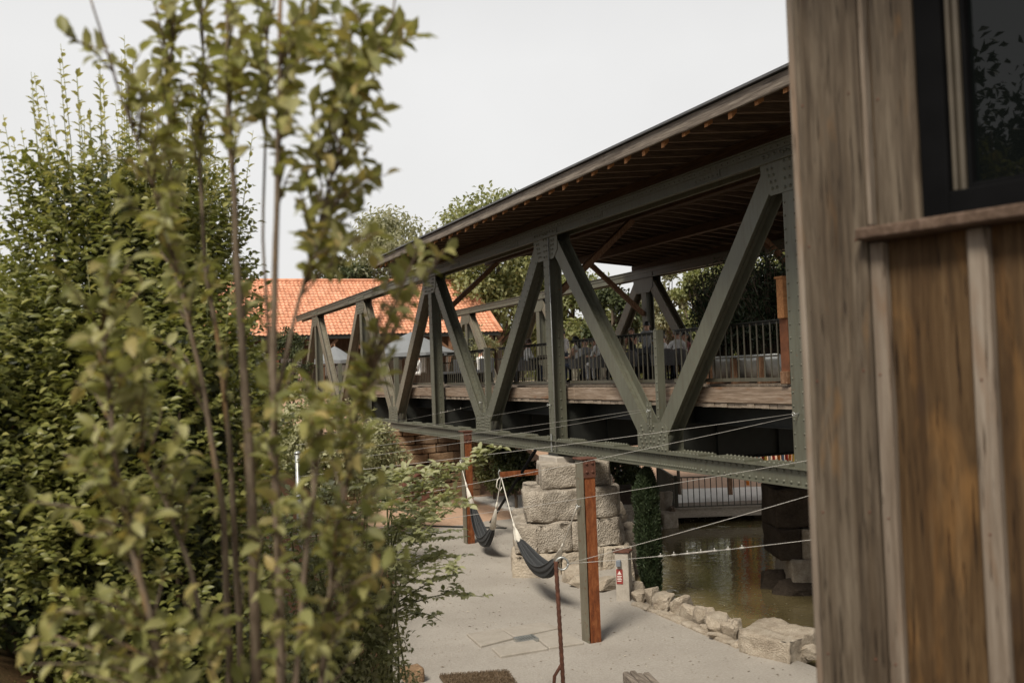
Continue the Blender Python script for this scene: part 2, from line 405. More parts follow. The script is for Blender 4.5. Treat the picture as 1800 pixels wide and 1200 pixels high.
for side_i, X in enumerate((XN, XF)):
    near = side_i == 0; GM = [MT['green'], MT['green_old']]
    # top chord: web with angle flanges
    mb = MB()
    mb.box((X + 0.011, (Y0 + Y1) / 2, (ZT0 + ZT1) / 2), (0.022, Y1 - Y0, ZT1 - ZT0 - 0.04))
    mb.box((X + 0.289, (Y0 + Y1) / 2, (ZT0 + ZT1) / 2), (0.022, Y1 - Y0, ZT1 - ZT0 - 0.04))
    mb.box((X + 0.15, (Y0 + Y1) / 2, ZT1 - 0.01), (0.42, Y1 - Y0, 0.02))
    for xo in (-0.02, 0.32): mb.box((X + xo, (Y0 + Y1) / 2, ZT0 + 0.012), (0.08, Y1 - Y0, 0.018))
    for xo in (-0.012,): mb.box((X + xo, (Y0 + Y1) / 2, ZT1 - 0.075), (0.02, Y1 - Y0, 0.10))
    if near:
        y = 8.0
        while y < Y1:
            mb.rivet((X - 0.022, y, ZT1 - 0.085), ns, 0.014); y += 0.16
        for yj in (13.9, 18.0, 22.4, 26.6, 31.0, 35.4, 40):            # splice plates on the web
            mb.box((X - 0.005, yj, 7.35), (0.012, 0.75, 0.16))
            for k in range(6):
                for zz in (7.31, 7.39): mb.rivet((X - 0.011, yj - 0.31 + k * 0.125, zz), ns, 0.013)
    mb.build('top_chord', GM, bridge)
    # bottom chord
    mb = MB()
    mb.box((X + 0.011, (Y0 + Y1) / 2, (ZB0 + ZB1) / 2), (0.022, Y1 - Y0, ZB1 - ZB0 - 0.04))
    mb.box((X + 0.289, (Y0 + Y1) / 2, (ZB0 + ZB1) / 2), (0.022, Y1 - Y0, ZB1 - ZB0 - 0.04))
    mb.box((X + 0.15, (Y0 + Y1) / 2, ZB1 - 0.01), (0.44, Y1 - Y0, 0.02))
    mb.box((X + 0.15, (Y0 + Y1) / 2, ZB0 + 0.01), (0.42, Y1 - Y0, 0.02))
    if near:
        y = 9.0; k = 0
        while y < 40:
            st = 0.085 if 14.6 < y < 17.3 else 0.17
            for zz in (ZB0 + 0.06, ZB1 - 0.065): mb.rivet((X, y, zz), ns, 0.019)
            y += st
        y = 9.2
        while y < 46:                                                  # cover plates on the upper flange
            ln = 0.8 + 0.5 * rng.random()
            mb.box((X + 0.15 + rng.uniform(-.01, .01), y + ln / 2, ZB1 + 0.017), (0.36, ln, 0.03))
            for k in range(int(ln / 0.11)):
                for xo in (0.0, 0.3): mb.rivet((X + xo, y + 0.06 + k * 0.11, ZB1 + 0.033), (0, 0, 1), 0.017)
            y += ln + 0.25 + 0.55 * rng.random()
        for yj in (14.3, 23.0, 31.8): mb.box((X - 0.003, yj, (ZB0 + ZB1) / 2), (0.006, 0.014, 0.2))
    mb.build('bottom_chord', GM, bridge)
    for y in TOPS:
        hmember(X, (y, ZB1 + 0.002), (y, ZT0 - 0.002), 0.30, 0.30, 0.2 if near and y > 8 else 0).build('post', GM, bridge)
        gusset(X, y, 6.72, 7.38, 0.63, True, near).build('gusset', GM, bridge)
    for y in BOTS:
        gusset(X, y, ZB1 + 0.004, 3.2, 0.54, False, near).build('gusset', GM, bridge)
        mb = MB()
        for s2 in (-0.05, 0.05): mb.box((X + 0.0 - 0.02, y + 0.06 + s2, 3.33), (0.012, 0.075, 0.5))
        for s2 in (-0.05, 0.05):
            for zz in (3.16, 3.3, 3.5): mb.rivet((X - 0.026, y + 0.06 + s2, zz), ns, 0.014)
        mb.build('splice_angle', GM, bridge)
    nodes = sorted([(y, 0) for y in TOPS] + [(y, 1) for y in BOTS])
    for (ya, ta), (yb, tb) in zip(nodes, nodes[1:]):
        dy = 1
        a = (ya + (0.30 if ta == 1 else 0.40), 2.98 if ta == 1 else 7.1)
        b = (yb - (0.30 if tb == 1 else 0.40), 2.98 if tb == 1 else 7.1)
        if ta == 1: a, b = a, b
        hmember(X, a, b, 0.34, 0.298, 0.0 if (not near or ya < 14) else (0.16 if yb > 21 else 0), mi=1 if (near and yb > 30) or not near else 0).build('diagonal', GM, bridge)

# floor beams and stringers
for y in sorted(TOPS + BOTS):
    mb = MB()
    mb.box(((XN + XF) / 2 + 0.15, y, 2.96), (XF - XN - 0.36, 0.02, 1.0))
    mb.box(((XN + XF) / 2 + 0.15, y, 3.48), (XF - XN - 0.36, 0.26, 0.02))
    mb.box(((XN + XF) / 2 + 0.15, y, 2.44), (XF - XN - 0.36, 0.26, 0.02))
    for x in (10.8, 12.2, 13.3, 14.5, 15.8): mb.box((x, y, 2.96), (0.07, 0.14, 0.985))
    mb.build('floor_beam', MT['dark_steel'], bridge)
for x in (10.35, 11.7, 13.3, 14.7, 16.1):
    mb = MB(); mb.box((x, (Y0 + Y1) / 2, 3.31), (0.02, Y1 - Y0, 0.30)); mb.box((x, (Y0 + Y1) / 2, 3.474), (0.2, Y1 - Y0, 0.02)); mb.box((x, (Y0 + Y1) / 2, 3.15), (0.2, Y1 - Y0, 0.02))
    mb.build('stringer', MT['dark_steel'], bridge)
# deck of planks, edge beams
mb = MB(); y = Y0
while y < Y1:
    mb.box((13.3, y + 0.095, 3.525 + rng.uniform(-.004, .004)), (6.98 + rng.uniform(-.03, .03), 0.182, 0.066)); y += 0.19
mb.build('subdeck', MT['decking'], bridge)
mb = MB(); y = Y0
while y < Y1:
    mb.box((13.3, y + 0.07, ZD - 0.02 + rng.uniform(-.003, .003)), (6.6, 0.134, 0.04)); y += 0.14
mb.build('deck', MT['decking'], bridge)
for X in (9.86, 16.74):
    y = Y0
    while y < Y1 - 0.1:
        ln = min(4.35, Y1 - y); mb = MB()
        mb.box((X, y + ln / 2, 3.70), (0.16, ln - 0.012, 0.268), None, 0, 0.012)
        mb.build('edge_beam', MT['edge_beam'], bridge); y += ln
# railings: a panel of bars per bay with its own hand rail, riveted posts at the nodes
alln = sorted(TOPS + BOTS)
for X, sx in ((9.80, 1), (16.72, -1)):
    for ya, yb in zip(alln, alln[1:]):
        ya2, yb2 = ya + 0.17, yb - 0.17
        mb = MB(); n = max(2, int((yb2 - ya2) / 0.172))
        for i in range(n):
            yy = ya2 + (i + 0.5) * (yb2 - ya2) / n
            mb.box((X + 0.012, yy, 4.40), (0.014, 0.022, 0.92))
            mb.box((X + 0.012, yy, 3.955), (0.02, 0.045, 0.05))
        pan = mb.build('railing_panel', MT['rail'], bridge)
        mb = MB(); mb.box((X + 0.02, (ya2 + yb2) / 2, 4.885), (0.075, yb2 - ya2, 0.014)); mb.box((X + 0.052, (ya2 + yb2) / 2, 4.853), (0.011, yb2 - ya2, 0.05))
        mb.build('hand_rail', MT['dark_steel'], pan)
        mb = MB(); mb.box((X, (ya2 + yb2) / 2, 3.955), (0.011, yb2 - ya2, 0.062)); mb.box((X + 0.03, (ya2 + yb2) / 2, 3.929), (0.05, yb2 - ya2, 0.01))
        mb.build('bottom_rail', MT['rail'], pan)
for y in BOTS:
    for X in (XN, XF + 0.02):
        mb = MB()
        mb.box((X + 0.115, y - 0.19, 4.05), (0.13, 0.014, 1.70)); mb.box((X + 0.043, y - 0.145, 4.05), (0.012, 0.105, 1.70)); mb.box((X + 0.185, y - 0.145, 4.05), (0.012, 0.105, 1.70))
        for k in range(11): mb.rivet((X + 0.036, y - 0.165, 3.3 + k * 0.16), (-1, 0, 0), 0.015)
        mb.build('railing_post', MT['green'], bridge)
# small fittings
for y in (11.82, 16.0, 20.4, 24.75):
    mb = MB(); c = Vector((XN - 0.05, y, 3.46 if y != 16.0 else 3.42))
    mb.tube([c + Vector((0.05, 0, 0)), c + Vector((-0.03, 0, 0))], 0.012, 6)
    mb.tube([c + Vector((-0.05, 0.026 * math.cos(t), 0.026 * math.sin(t))) for t in np.linspace(0, 6.28, 11)], 0.007, 5)
    mb.build('cable_eye', MT['galv'], bridge)
mb = MB(); mb.box((XN - 0.03, 20.42, 2.5), (0.012, 0.06, 0.62)); mb.build('flat_strap', MT['galv'], bridge)
mb = MB(); mb.tube([(XN - 0.035, 20.17, 2.3), (XN - 0.035, 20.17, 7.2)], 0.012, 6); mb.build('conduit', MT['galv'], bridge)
mb = MB(); mb.box((XN + 0.15, 20.3, 2.36), (0.42, 0.5, 0.06)); mb.build('bearing_plate', MT['dark_steel'], bridge)

# ---- timber roof (a part of the bridge, its timbers are sub-parts)
XE0, XE1, YE = 7.9, 18.4, 29.9
SL = 0.085
def zr(x): return 7.74 + SL * (min(x, 26.3 - x) - XE0)      # underside of the roof boards
mid = 13.15
mb = MB()
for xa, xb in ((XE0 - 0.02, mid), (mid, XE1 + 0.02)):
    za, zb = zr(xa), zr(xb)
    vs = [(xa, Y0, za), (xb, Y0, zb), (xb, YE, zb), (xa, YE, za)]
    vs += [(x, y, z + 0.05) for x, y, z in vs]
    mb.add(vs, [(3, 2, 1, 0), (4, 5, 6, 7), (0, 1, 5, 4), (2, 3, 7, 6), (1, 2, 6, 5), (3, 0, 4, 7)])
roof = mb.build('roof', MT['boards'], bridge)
mb = MB()
for xa, xb in ((XE0 - 0.10, mid), (mid, XE1 + 0.10)):
    za, zb = zr(xa) + 0.07, zr(xb) + 0.07
    vs = [(xa, Y0, za), (xb, Y0, zb), (xb, YE + 0.04, zb), (xa, YE + 0.04, za)]
    vs += [(x, y, z + 0.035) for x, y, z in vs]
    mb.add(vs, [(3, 2, 1, 0), (4, 5, 6, 7), (0, 1, 5, 4), (2, 3, 7, 6), (1, 2, 6, 5), (3, 0, 4, 7)])
mb.build('metal_sheet', MT['metal_trim'], roof)
y = Y0 + 0.3; k = 0
while y < YE - 0.05:
    mb = MB()
    for sgn, xa, xb in ((1, XE0 + 0.035, mid), (-1, XE1 - 0.035, mid)):
        h = 0.15; w = 0.085
        for part in range(2):
            x0, x1, mi = ((xa, xa + sgn * 0.085, 1), (xa + sgn * 0.085, xb, 0))[part]
            zz0, zz1 = zr(x0) - 0.003, zr(x1) - 0.003
            hh0 = h + (0.045 if part == 0 else 0); hh1 = h
            if part == 0 and rng.random() < .5: hh0 += 0.03
            vs = [(x0, y - w / 2, zz0), (x0, y + w / 2, zz0), (x1, y + w / 2, zz1), (x1, y - w / 2, zz1),
                  (x0, y - w / 2, zz0 - hh0), (x0, y + w / 2, zz0 - hh0), (x1, y + w / 2, zz1 - hh1), (x1, y - w / 2, zz1 - hh1)]
            mb.add(vs, [(0, 1, 2, 3), (7, 6, 5, 4), (0, 4, 5, 1), (2, 6, 7, 3), (1, 5, 6, 2), (3, 7, 4, 0)], mi)
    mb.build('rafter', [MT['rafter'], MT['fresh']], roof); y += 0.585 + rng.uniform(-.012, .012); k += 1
for X, nm in ((XE0 - 0.012, 'fascia'), (XE1 + 0.012, 'fascia')):
    y = Y0
    for yb in (9.2, 14.6, 19.9, 25.3, YE - 0.02):
        bm = bmesh.new(); n = 26
        za, zb = 7.60, 7.79
        prof = []
        for i in range(n + 1):
            yy = y + 0.004 + (yb - y - 0.008) * i / n
            wv = 0.010 * noise.noise((yy * 1.7, X, 0)) + 0.006 * noise.noise((yy * 6, X, 3))
            prof.append([bm.verts.new((X + dx, yy, z)) for dx, z in ((-0.024, za + wv), (-0.03, za + 0.02 + wv), (-0.03, zb), (0.02, zb), (0.02, za + wv))])
        for a, b in zip(prof, prof[1:]):
            for i in range(5): bm.faces.new((a[i], b[i], b[(i + 1) % 5], a[(i + 1) % 5]))
        bm.faces.new(prof[0]); bm.faces.new(prof[-1][::-1])
        from_bm('fascia', bm, MT['fascia'], roof); y = yb
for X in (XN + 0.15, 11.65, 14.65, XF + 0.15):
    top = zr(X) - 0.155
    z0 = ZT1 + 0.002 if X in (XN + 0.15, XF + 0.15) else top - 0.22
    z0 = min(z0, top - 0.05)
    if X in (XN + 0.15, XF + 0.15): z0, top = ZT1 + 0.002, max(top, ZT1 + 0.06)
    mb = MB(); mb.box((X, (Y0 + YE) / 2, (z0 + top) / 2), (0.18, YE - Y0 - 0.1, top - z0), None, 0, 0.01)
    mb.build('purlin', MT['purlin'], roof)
for y in TOPS:
    if y > YE: continue
    for sgn, xa in ((1, XN + 0.31), (-1, XF - 0.01)):
        mb = MB(); mb.beam((xa, y, 6.0), (xa + sgn * 1.95, y, zr(11.65) - 0.375), 0.14, 0.17, (0, 1, 0), 0, 0.01)
        mb.build('knee_brace', MT['brace'], roof)
# ------------------------------------------------------------------ terrain, pond, paths
WL = -0.35
pond_near = [at_z(px, py, 0.0) for px, py in ((1098, 1032), (1150, 1057), (1200, 1079), (1260, 1106), (1330, 1128), (1450, 1166))]
pp = [(p.x, p.y) for p in pond_near]
pp += [(pp[-1][0] + 2.5, pp[-1][1] - 2.6), (30, 6), (34, 20)]
pf = [at_z(px, py, WL) for px, py in ((1560, 884), (1420, 890), (1290, 895), (1196, 900), (1160, 925), (1125, 962), (1105, 1000))]
pp += [(p.x, p.y) for p in pf]
PP = np.array(pp)
def poly_sd(X, Y, P):
    """signed distance to polygon P, negative inside"""
    d = np.full(X.shape, 1e9); inside = np.zeros(X.shape, bool)
    n = len(P)
    for i in range(n):
        x0, y0 = P[i]; x1, y1 = P[(i + 1) % n]
        ex, ey = x1 - x0, y1 - y0
        t = np.clip(((X - x0) * ex + (Y - y0) * ey) / (ex * ex + ey * ey), 0, 1)
        d = np.minimum(d, np.hypot(X - x0 - t * ex, Y - y0 - t * ey))
        c = ((y0 > Y) != (y1 > Y))
        with np.errstate(divide='ignore', invalid='ignore'):
            xi = (x1 - x0) * (Y - y0) / (y1 - y0 if y1 != y0 else 1e-9) + x0
        inside ^= c & (X < xi)
    return np.where(inside, -d, d)
def sst(a, b, x):
    t = np.clip((x - a) / (b - a), 0, 1); return t * t * (3 - 2 * t)
EL = [(-3.0, -40), (-0.4, -8.0), (0.6, 0.0), (1.6, 4.5), (2.9, 9.0), (4.0, 13.3), (6.2, 20.5), (7.3, 26.0), (7.4, 34.0), (6.0, 42), (4, 60)]
def left_dist(X, Y):
    """how far left of the path's left edge (metres, 0 to the right of it)"""
    ys = np.array([p[1] for p in EL]); xs = np.array([p[0] for p in EL])
    return np.maximum(0, np.interp(Y, ys, xs) - X) * 0.95
def height(X, Y):
    X = np.asarray(X, float); Y = np.asarray(Y, float)
    d = left_dist(X, Y)
    h = 2.75 * sst(0.0, 3.0, d) * (1 - 0.25 * sst(14, 30, Y))
    up = 3.35 * sst(33.1, 33.5, Y) * (1 - sst(12.6, 17, X)) * (0.72 + 0.28 * sst(36, 46, Y))
    up2 = 3.35 * sst(44, 52, Y) * (1 - sst(20, 30, X))
    h = np.maximum(h, np.maximum(up, up2))
    sd = poly_sd(X, Y, PP)
    h = h * sst(0.0, 1.2, sd) - 1.0 * sst(0.05, -0.5, sd) * (sd < 0.05)
    return h
def hz(x, y): return float(height(np.array([x]), np.array([y]))[0])

xs = np.concatenate([np.linspace(-500, -40, 12), np.linspace(-36, -7, 16), np.arange(-6, 26, 0.35), np.linspace(26.5, 45, 14), np.linspace(50, 500, 12)])
ys = np.concatenate([np.linspace(-300, -20, 8), np.linspace(-16, -1, 10), np.arange(0, 36, 0.35), np.linspace(36.5, 70, 40), np.linspace(75, 800, 14)])
GX2, GY2 = np.meshgrid(xs, ys)
H = height(GX2, GY2)
fine = (GX2 > -6) & (GX2 < 26) & (GY2 < 60) & (GY2 > 0)
jit = np.array([[noise.noise((x * 0.9, y * 0.9, 0)) * 0.012 + noise.noise((x * .25, y * .25, 4)) * 0.02 for x in xs] for y in ys])
H = H + jit * fine
bank = sst(0.15, 0.8, left_dist(GX2, GY2)); sdp = poly_sd(GX2, GY2, PP)
me = bpy.data.meshes.new('ground'); nx, ny = len(xs), len(ys)
me.from_pydata(np.stack([GX2, GY2, H], -1).reshape(-1, 3).tolist(), [], [(j * nx + i, j * nx + i + 1, (j + 1) * nx + i + 1, (j + 1) * nx + i) for j in range(ny - 1) for i in range(nx - 1)])
# which ground lies where: red = planted bank of bark mulch, green = pale paving beyond the pond, blue = bare tan earth
ca = me.color_attributes.new('zone', 'FLOAT_COLOR', 'POINT')
farside = sst(24, 26, GY2) * sst(10.8, 12.2, GX2)
tan_b = at_z(1300, 856, 0)
depthc = GX2 * math.sin(YAW) + GY2 * math.cos(YAW)
pale = farside * (1 - sst(34.2, 34.8, depthc))
tan_ = np.maximum(farside * sst(34.2, 34.8, depthc), sst(26.2, 27.0, GY2 - 0.12 * (GX2 - 9)) * (1 - farside) * (1 - bank))
wet = sst(0.0, -0.3, sdp)
cols = np.stack([bank, pale, tan_, wet], -1).reshape(-1)
ca.data.foreach_set('color', cols.astype(np.float32))
me.polygons.foreach_set('use_smooth', [True] * len(me.polygons)); me.update()
ground = bpy.data.objects.new('ground', me); COL.objects.link(ground); tag(ground, kind='structure')
m, nt, b, _ = newmat('ground_gravel')
v = mapped(nt)
g1 = tex(nt, v, 0.7, 6, 0.6); g2 = tex(nt, v, 26, 7, 0.8); g3 = tex(nt, v, 7, 5, 0.7)
grav = ramp(nt, g2, [(0.30, (0.295, 0.266, 0.232)), (0.5, (0.375, 0.344, 0.307)), (0.72, (0.45, 0.416, 0.374))])
grav = mix(nt, 0.4, grav, mix(nt, 1.0, grav, ramp(nt, g1, [(0.35, (0.72, 0.70, 0.68)), (0.65, (1.1, 1.1, 1.1))]), 'MULTIPLY'))
grav = mix(nt, ramp(nt, g3, [(0.60, (0, 0, 0)), (0.74, (0.4, 0.4, 0.4))]), grav, (0.26, 0.225, 0.19))
mulch = ramp(nt, tex(nt, mapped(nt, (24, 60, 30)), 1.2, 5, 0.7), [(0.35, (0.045, 0.022, 0.012)), (0.55, (0.13, 0.06, 0.03)), (0.75, (0.26, 0.14, 0.075))])
mulch = mix(nt, ramp(nt, tex(nt, v, 1.1, 4), [(0.4, (0, 0, 0)), (0.6, (0.8, 0.8, 0.8))]), mulch, (0.05, 0.06, 0.025))
palec = ramp(nt, g3, [(0.3, (0.66, 0.62, 0.56)), (0.7, (0.80, 0.77, 0.72))])
tanc = ramp(nt, g3, [(0.3, (0.38, 0.245, 0.165)), (0.7, (0.54, 0.37, 0.265))])
at = N(nt, 'ShaderNodeAttribute', attribute_name='zone'); sep = nt.nodes.new('ShaderNodeSeparateColor'); nt.links.new(at.outputs['Color'], sep.inputs[0])
wob = tex(nt, v, 2.4, 5, 0.7)
def zone(sock):
    n = N(nt, 'ShaderNodeMath', operation='ADD'); nt.links.new(sock, n.inputs[0]); nt.links.new(wob, n.inputs[1])
    r = N(nt, 'ShaderNodeMapRange'); nt.links.new(n.outputs[0], r.inputs[0]); r.inputs['From Min'].default_value = 0.9; r.inputs['From Max'].default_value = 1.1
    return r.outputs[0]
c = mix(nt, zone(sep.outputs[1]), grav, palec); c = mix(nt, zone(sep.outputs[2]), c, tanc); c = mix(nt, zone(sep.outputs[0]), c, mulch)
c = mix(nt, at.outputs['Alpha'], c, (0.06, 0.045, 0.025))
nt.links.new(c, b.inputs['Base Color']); b.inputs['Roughness'].default_value = 0.95; b.inputs['Specular IOR Level'].default_value = 0.15
bump(nt, b, g2, 0.9, 0.02)
me.materials.append(m)

# water
m, nt, b, _ = newmat('pond_water')
v = mapped(nt, (1, 1, 1)); b.inputs['Base Color'].default_value = (0.040, 0.034, 0.015, 1); b.inputs['Roughness'].default_value = 0.035; b.inputs['IOR'].default_value = 1.5
mu = ramp(nt, tex(nt, v, 0.5, 4), [(0.3, (0.135, 0.105, 0.048)), (0.7, (0.21, 0.168, 0.082))]); nt.links.new(mu, b.inputs['Base Color'])
w1 = tex(nt, mapped(nt, (1.0, 1.0, 1.0)), 3.2, 3, 0.5, 0.8); w2 = tex(nt, mapped(nt, (1, 1, 1)), 13, 2, 0.5)
ad = N(nt, 'ShaderNodeMath', operation='MULTIPLY_ADD'); nt.links.new(w2, ad.inputs[0]); ad.inputs[1].default_value = 0.25; nt.links.new(w1, ad.inputs[2])
bump(nt, b, ad.outputs[0], 0.14, 0.05)
mb = MB(); c0 = PP.mean(axis=0)
ring = [(p[0] + 0.35 * (p[0] - c0[0]) / np.hypot(*(p - c0)), p[1] + 0.35 * (p[1] - c0[1]) / np.hypot(*(p - c0)), WL) for p in PP]
mb.add(ring, [tuple(range(len(ring)))])
tag(mb.build('pond_water', m), kind='structure')

# ------------------------------------------------------------------ paving round the drain
def ground_quad(pxs, z0=0.0):
    return [at_z(x, y, z0) for x, y in pxs]
slabs = [('flat grey brown paving slab at the left side of the drain grate', ((820, 1116), (879, 1107), (903, 1123), (845, 1138))),
         ('long pale paving slab behind the drain grate', ((880, 1107), (952, 1096), (985, 1105), (905, 1122))),
         ('stained paving slab at the right side of the drain grate', ((938, 1118), (985, 1108), (1027, 1132), (965, 1141))),
         ('broad paving slab in front of the drain grate', ((864, 1141), (936, 1126), (964, 1142), (880, 1156)))]
for lb, q in slabs:
    P = ground_quad(q); bm = bmesh.new()
    lo = [bm.verts.new((p.x, p.y, -0.05)) for p in P]; hi = [bm.verts.new((p.x, p.y, 0.035)) for p in P]
    bm.faces.new(lo); bm.faces.new(hi)
    for i in range(4): bm.faces.new((lo[i], lo[(i + 1) % 4], hi[(i + 1) % 4], hi[i]))
    bmesh.ops.bevel(bm, geom=[e for e in bm.edges], offset=0.012, segments=1, affect='EDGES')
    tag(from_bm('paving_slab', bm, MT['slab']), lb, 'paving slab', 'paving slabs round the drain')
P = ground_quad(((904, 1124), (935, 1119), (946, 1126), (914, 1131)))
gr = thing('drain_grate', 'small slotted iron drain grate between four paving slabs', 'drain', tuple(sum(P, Vector()) / 4))
mb = MB(); u = (P[1] - P[0]); w = (P[3] - P[0]); un = u.normalized(); wn = w.normalized()
for a, bb in ((P[0], P[1]), (P[1], P[2]), (P[2], P[3]), (P[3], P[0])): mb.beam(a + Vector((0, 0, .02)), bb + Vector((0, 0, .02)), 0.03, 0.05)
mb.build('frame', MT['galv'], gr)
mb = MB()
for i in range(1, 7): mb.beam(P[0] + u * i / 7 + Vector((0, 0, .02)), P[3] + u * i / 7 + Vector((0, 0, .02)), 0.022, 0.03)
mb.build('bars', MT['galv'], gr)
mb = MB(); mb.prism([(p.x, p.y) for p in P], -0.02, 0.008); mb.build('sump', MT['black'], gr)
# bits of twig and grit lying about on the gravel
n = 2600; q = np.stack([nrg.uniform(3.0, 13.0, n), nrg.uniform(11.0, 25.0, n)], -1)
ok = (poly_sd(q[:, 0], q[:, 1], PP) > .5) & (left_dist(q[:, 0], q[:, 1]) < .01); q = q[ok]; n = len(q)
d = np.stack([nrg.normal(size=n), nrg.normal(size=n), np.zeros(n)], -1)
hh = height(q[:, 0], q[:, 1]) + np.array([noise.noise((x * 0.9, y * 0.9, 0)) * 0.012 + noise.noise((x * .25, y * .25, 4)) * 0.02 for x, y in q])
lit = foliage('ground_litter', mat_leaf('twig_litter', [(.16, .12, .085), (.26, .21, .16), (.5, .45, .38), (.12, .09, .06), (.36, .31, .25)], .0, .9), np.concatenate([q, (hh + .008)[:, None]], 1), d, np.array([[0, 0, 1.0]]) + .25 * nrg.normal(size=(n, 3)), .025 + .05 * nrg.random(n) ** 3, .012 + .012 * nrg.random(n), None, LEAF4)
tag(lit, kind='stuff')

# fallen leaves and scum floating on the pond
n = 900; q = np.stack([nrg.uniform(9, 22, n), nrg.uniform(9, 27, n)], -1); q = q[poly_sd(q[:, 0], q[:, 1], PP) < -.15]; n = len(q)
d = np.stack([nrg.normal(size=n), nrg.normal(size=n), np.zeros(n)], -1)
fl_ = foliage('floating_litter', mat_leaf('floating_leaf', [(.20, .17, .08), (.34, .30, .18), (.45, .42, .34), (.16, .12, .06)], .0, .6), np.concatenate([q, np.full((n, 1), WL + .004)], 1), d, np.array([[0, 0, 1.0]]) + .05 * nrg.normal(size=(n, 3)), .03 + .05 * nrg.random(n), .03, None, LEAF4)
tag(fl_, kind='stuff')
# ------------------------------------------------------------------ stones
def rock_bm(size, seed, c, rotz=0.0, npts=16, flat=0.0):
    r = random.Random(seed); bm = bmesh.new()
    for i in range(npts):
        v = Vector((r.gauss(0, 1), r.gauss(0, 1), r.gauss(0, 1))).normalized()
        v = Vector((v.x ** 1, v.y, v.z)) * r.uniform(0.85, 1.1)
        v = Vector((max(-.8, min(.8, v.x)), max(-.8, min(.8, v.y)), max(-.75, min(.75 - flat, v.z))))
        bm.verts.new(v)
    res = bmesh.ops.convex_hull(bm, input=bm.verts[:])
    bmesh.ops.delete(bm, geom=list({g for g in res['geom_interior'] + res['geom_unused'] if isinstance(g, bmesh.types.BMVert)}), context='VERTS')
    bmesh.ops.bevel(bm, geom=bm.edges[:], offset=0.045, segments=1, affect='EDGES')
    bmesh.ops.triangulate(bm, faces=bm.faces[:])
    bmesh.ops.subdivide_edges(bm, edges=bm.edges[:], cuts=2, use_grid_fill=True)
    ro = Matrix.Rotation(rotz, 3, 'Z'); c = Vector(c)
    for v in bm.verts:
        n1 = noise.noise(v.co * 2.2 + Vector((seed, 0, 0))) * 0.10 + noise.noise(v.co * 6 + Vector((seed, 5, 0))) * 0.05
        p = v.co * (1 + n1)
        v.co = c + ro @ Vector((p.x * size[0] / 1.6, p.y * size[1] / 1.6, p.z * size[2] / 1.5))
    return bm
def block_bm(poly, z0, z1, seed, amp=0.03, cell=0.12, tap=0.0):
    """a rough hewn block on an outline, cut fine and roughened"""
    bm = bmesh.new(); n = len(poly)
    cx = sum(p[0] for p in poly) / n; cy = sum(p[1] for p in poly) / n
    lo = [bm.verts.new((cx + (p[0] - cx) * (1 + tap), cy + (p[1] - cy) * (1 + tap), z0)) for p in poly]; hi = [bm.verts.new((p[0], p[1], z1)) for p in poly]
    bm.faces.new(lo[::-1]); bm.faces.new(hi)
    for i in range(n): bm.faces.new((lo[i], lo[(i + 1) % n], hi[(i + 1) % n], hi[i]))
    bmesh.ops.bevel(bm, geom=bm.edges[:], offset=0.022, segments=1, affect='EDGES')
    bmesh.ops.triangulate(bm, faces=bm.faces[:])
    for _ in range(5):
        long = [e for e in bm.edges if e.calc_length() > cell * 1.6]
        if not long: break
        bmesh.ops.subdivide_edges(bm, edges=long, cuts=1); bmesh.ops.triangulate(bm, faces=bm.faces[:])
    bm.normal_update()
    for v in bm.verts:
        s = Vector((seed * 3.1, seed, 0))
        a = noise.noise(v.co * 1.6 + s) * 1.1 + noise.noise(v.co * 5 + s) * 0.7 + noise.noise(v.co * 14 + s) * 0.6
        v.co += v.normal * a * amp
    return bm
def oct_poly(x0, x1, y0, y1, c):
    return [(x0 + c, y0), (x1 - c, y0), (x1, y0 + c), (x1, y1 - c), (x1 - c, y1), (x0 + c, y1), (x0, y1 - c), (x0, y0 + c)]

pier = thing('stone_pier', 'pale grey sandstone pier of rough stacked courses standing on the gravel path under the bridge', 'pier', (9.7, 20.3, 0))
def course(polys, z0, z1, mat, seed, amp=0.035, tap=0.0):
    for i, p in enumerate(polys):
        from_bm('stone_block', block_bm(p, z0, z1, seed + i * 7, amp, 0.09, tap), mat, pier, True)
mb = MB(); mb.box((9.62, 20.3, 2.24), (0.85, 0.95, 0.18), None, 0, 0.02); mb.build('bearing_stone', MT['concrete'], pier)
course([[(8.64, 19.4), (10.2, 19.32), (10.38, 19.6), (10.38, 20.9), (9.2, 20.9)]], 1.70, 2.2, MT['pier'], 3, 0.03)
course([[(8.17, 19.28), (8.5, 19.1), (9.6, 19.08), (9.6, 20.4), (8.62, 20.4)], [(9.62, 19.08), (10.25, 19.1), (10.5, 19.4), (10.5, 20.4), (9.62, 20.4)],
        [(8.66, 20.42), (10.5, 20.42), (10.5, 21.3), (9.0, 21.3)]], 1.06, 1.69, MT['pier'], 9, 0.04)
course([[(7.88, 19.2), (8.3, 18.98), (9.1, 18.96), (9.1, 20.4), (8.38, 20.4)], [(9.12, 18.96), (10.25, 19.0), (10.55, 19.35), (10.55, 20.4), (9.12, 20.4)],
        [(8.42, 20.42), (9.7, 20.42), (9.7, 21.5), (8.82, 21.5)], [(9.72, 20.42), (10.55, 20.42), (10.55, 21.2), (10.35, 21.5), (9.72, 21.5)]], 0.44, 1.05, MT['pier'], 15, 0.045)
course([[(7.8, 19.15), (8.25, 18.85), (8.8, 18.85), (8.8, 20.2), (8.25, 20.2)], [(8.82, 18.85), (9.75, 18.86), (9.75, 20.2), (8.82, 20.2)], [(9.77, 18.86), (10.5, 18.9), (10.62, 19.3), (10.62, 20.2), (9.77, 20.2)],
        [(8.3, 20.22), (9.8, 20.22), (9.8, 21.6), (8.85, 21.6)], [(9.82, 20.22), (10.62, 20.22), (10.62, 21.3), (10.4, 21.6), (9.82, 21.6)]], -0.35, 0.43, MT['pier_low'], 25, 0.05, 0.03)
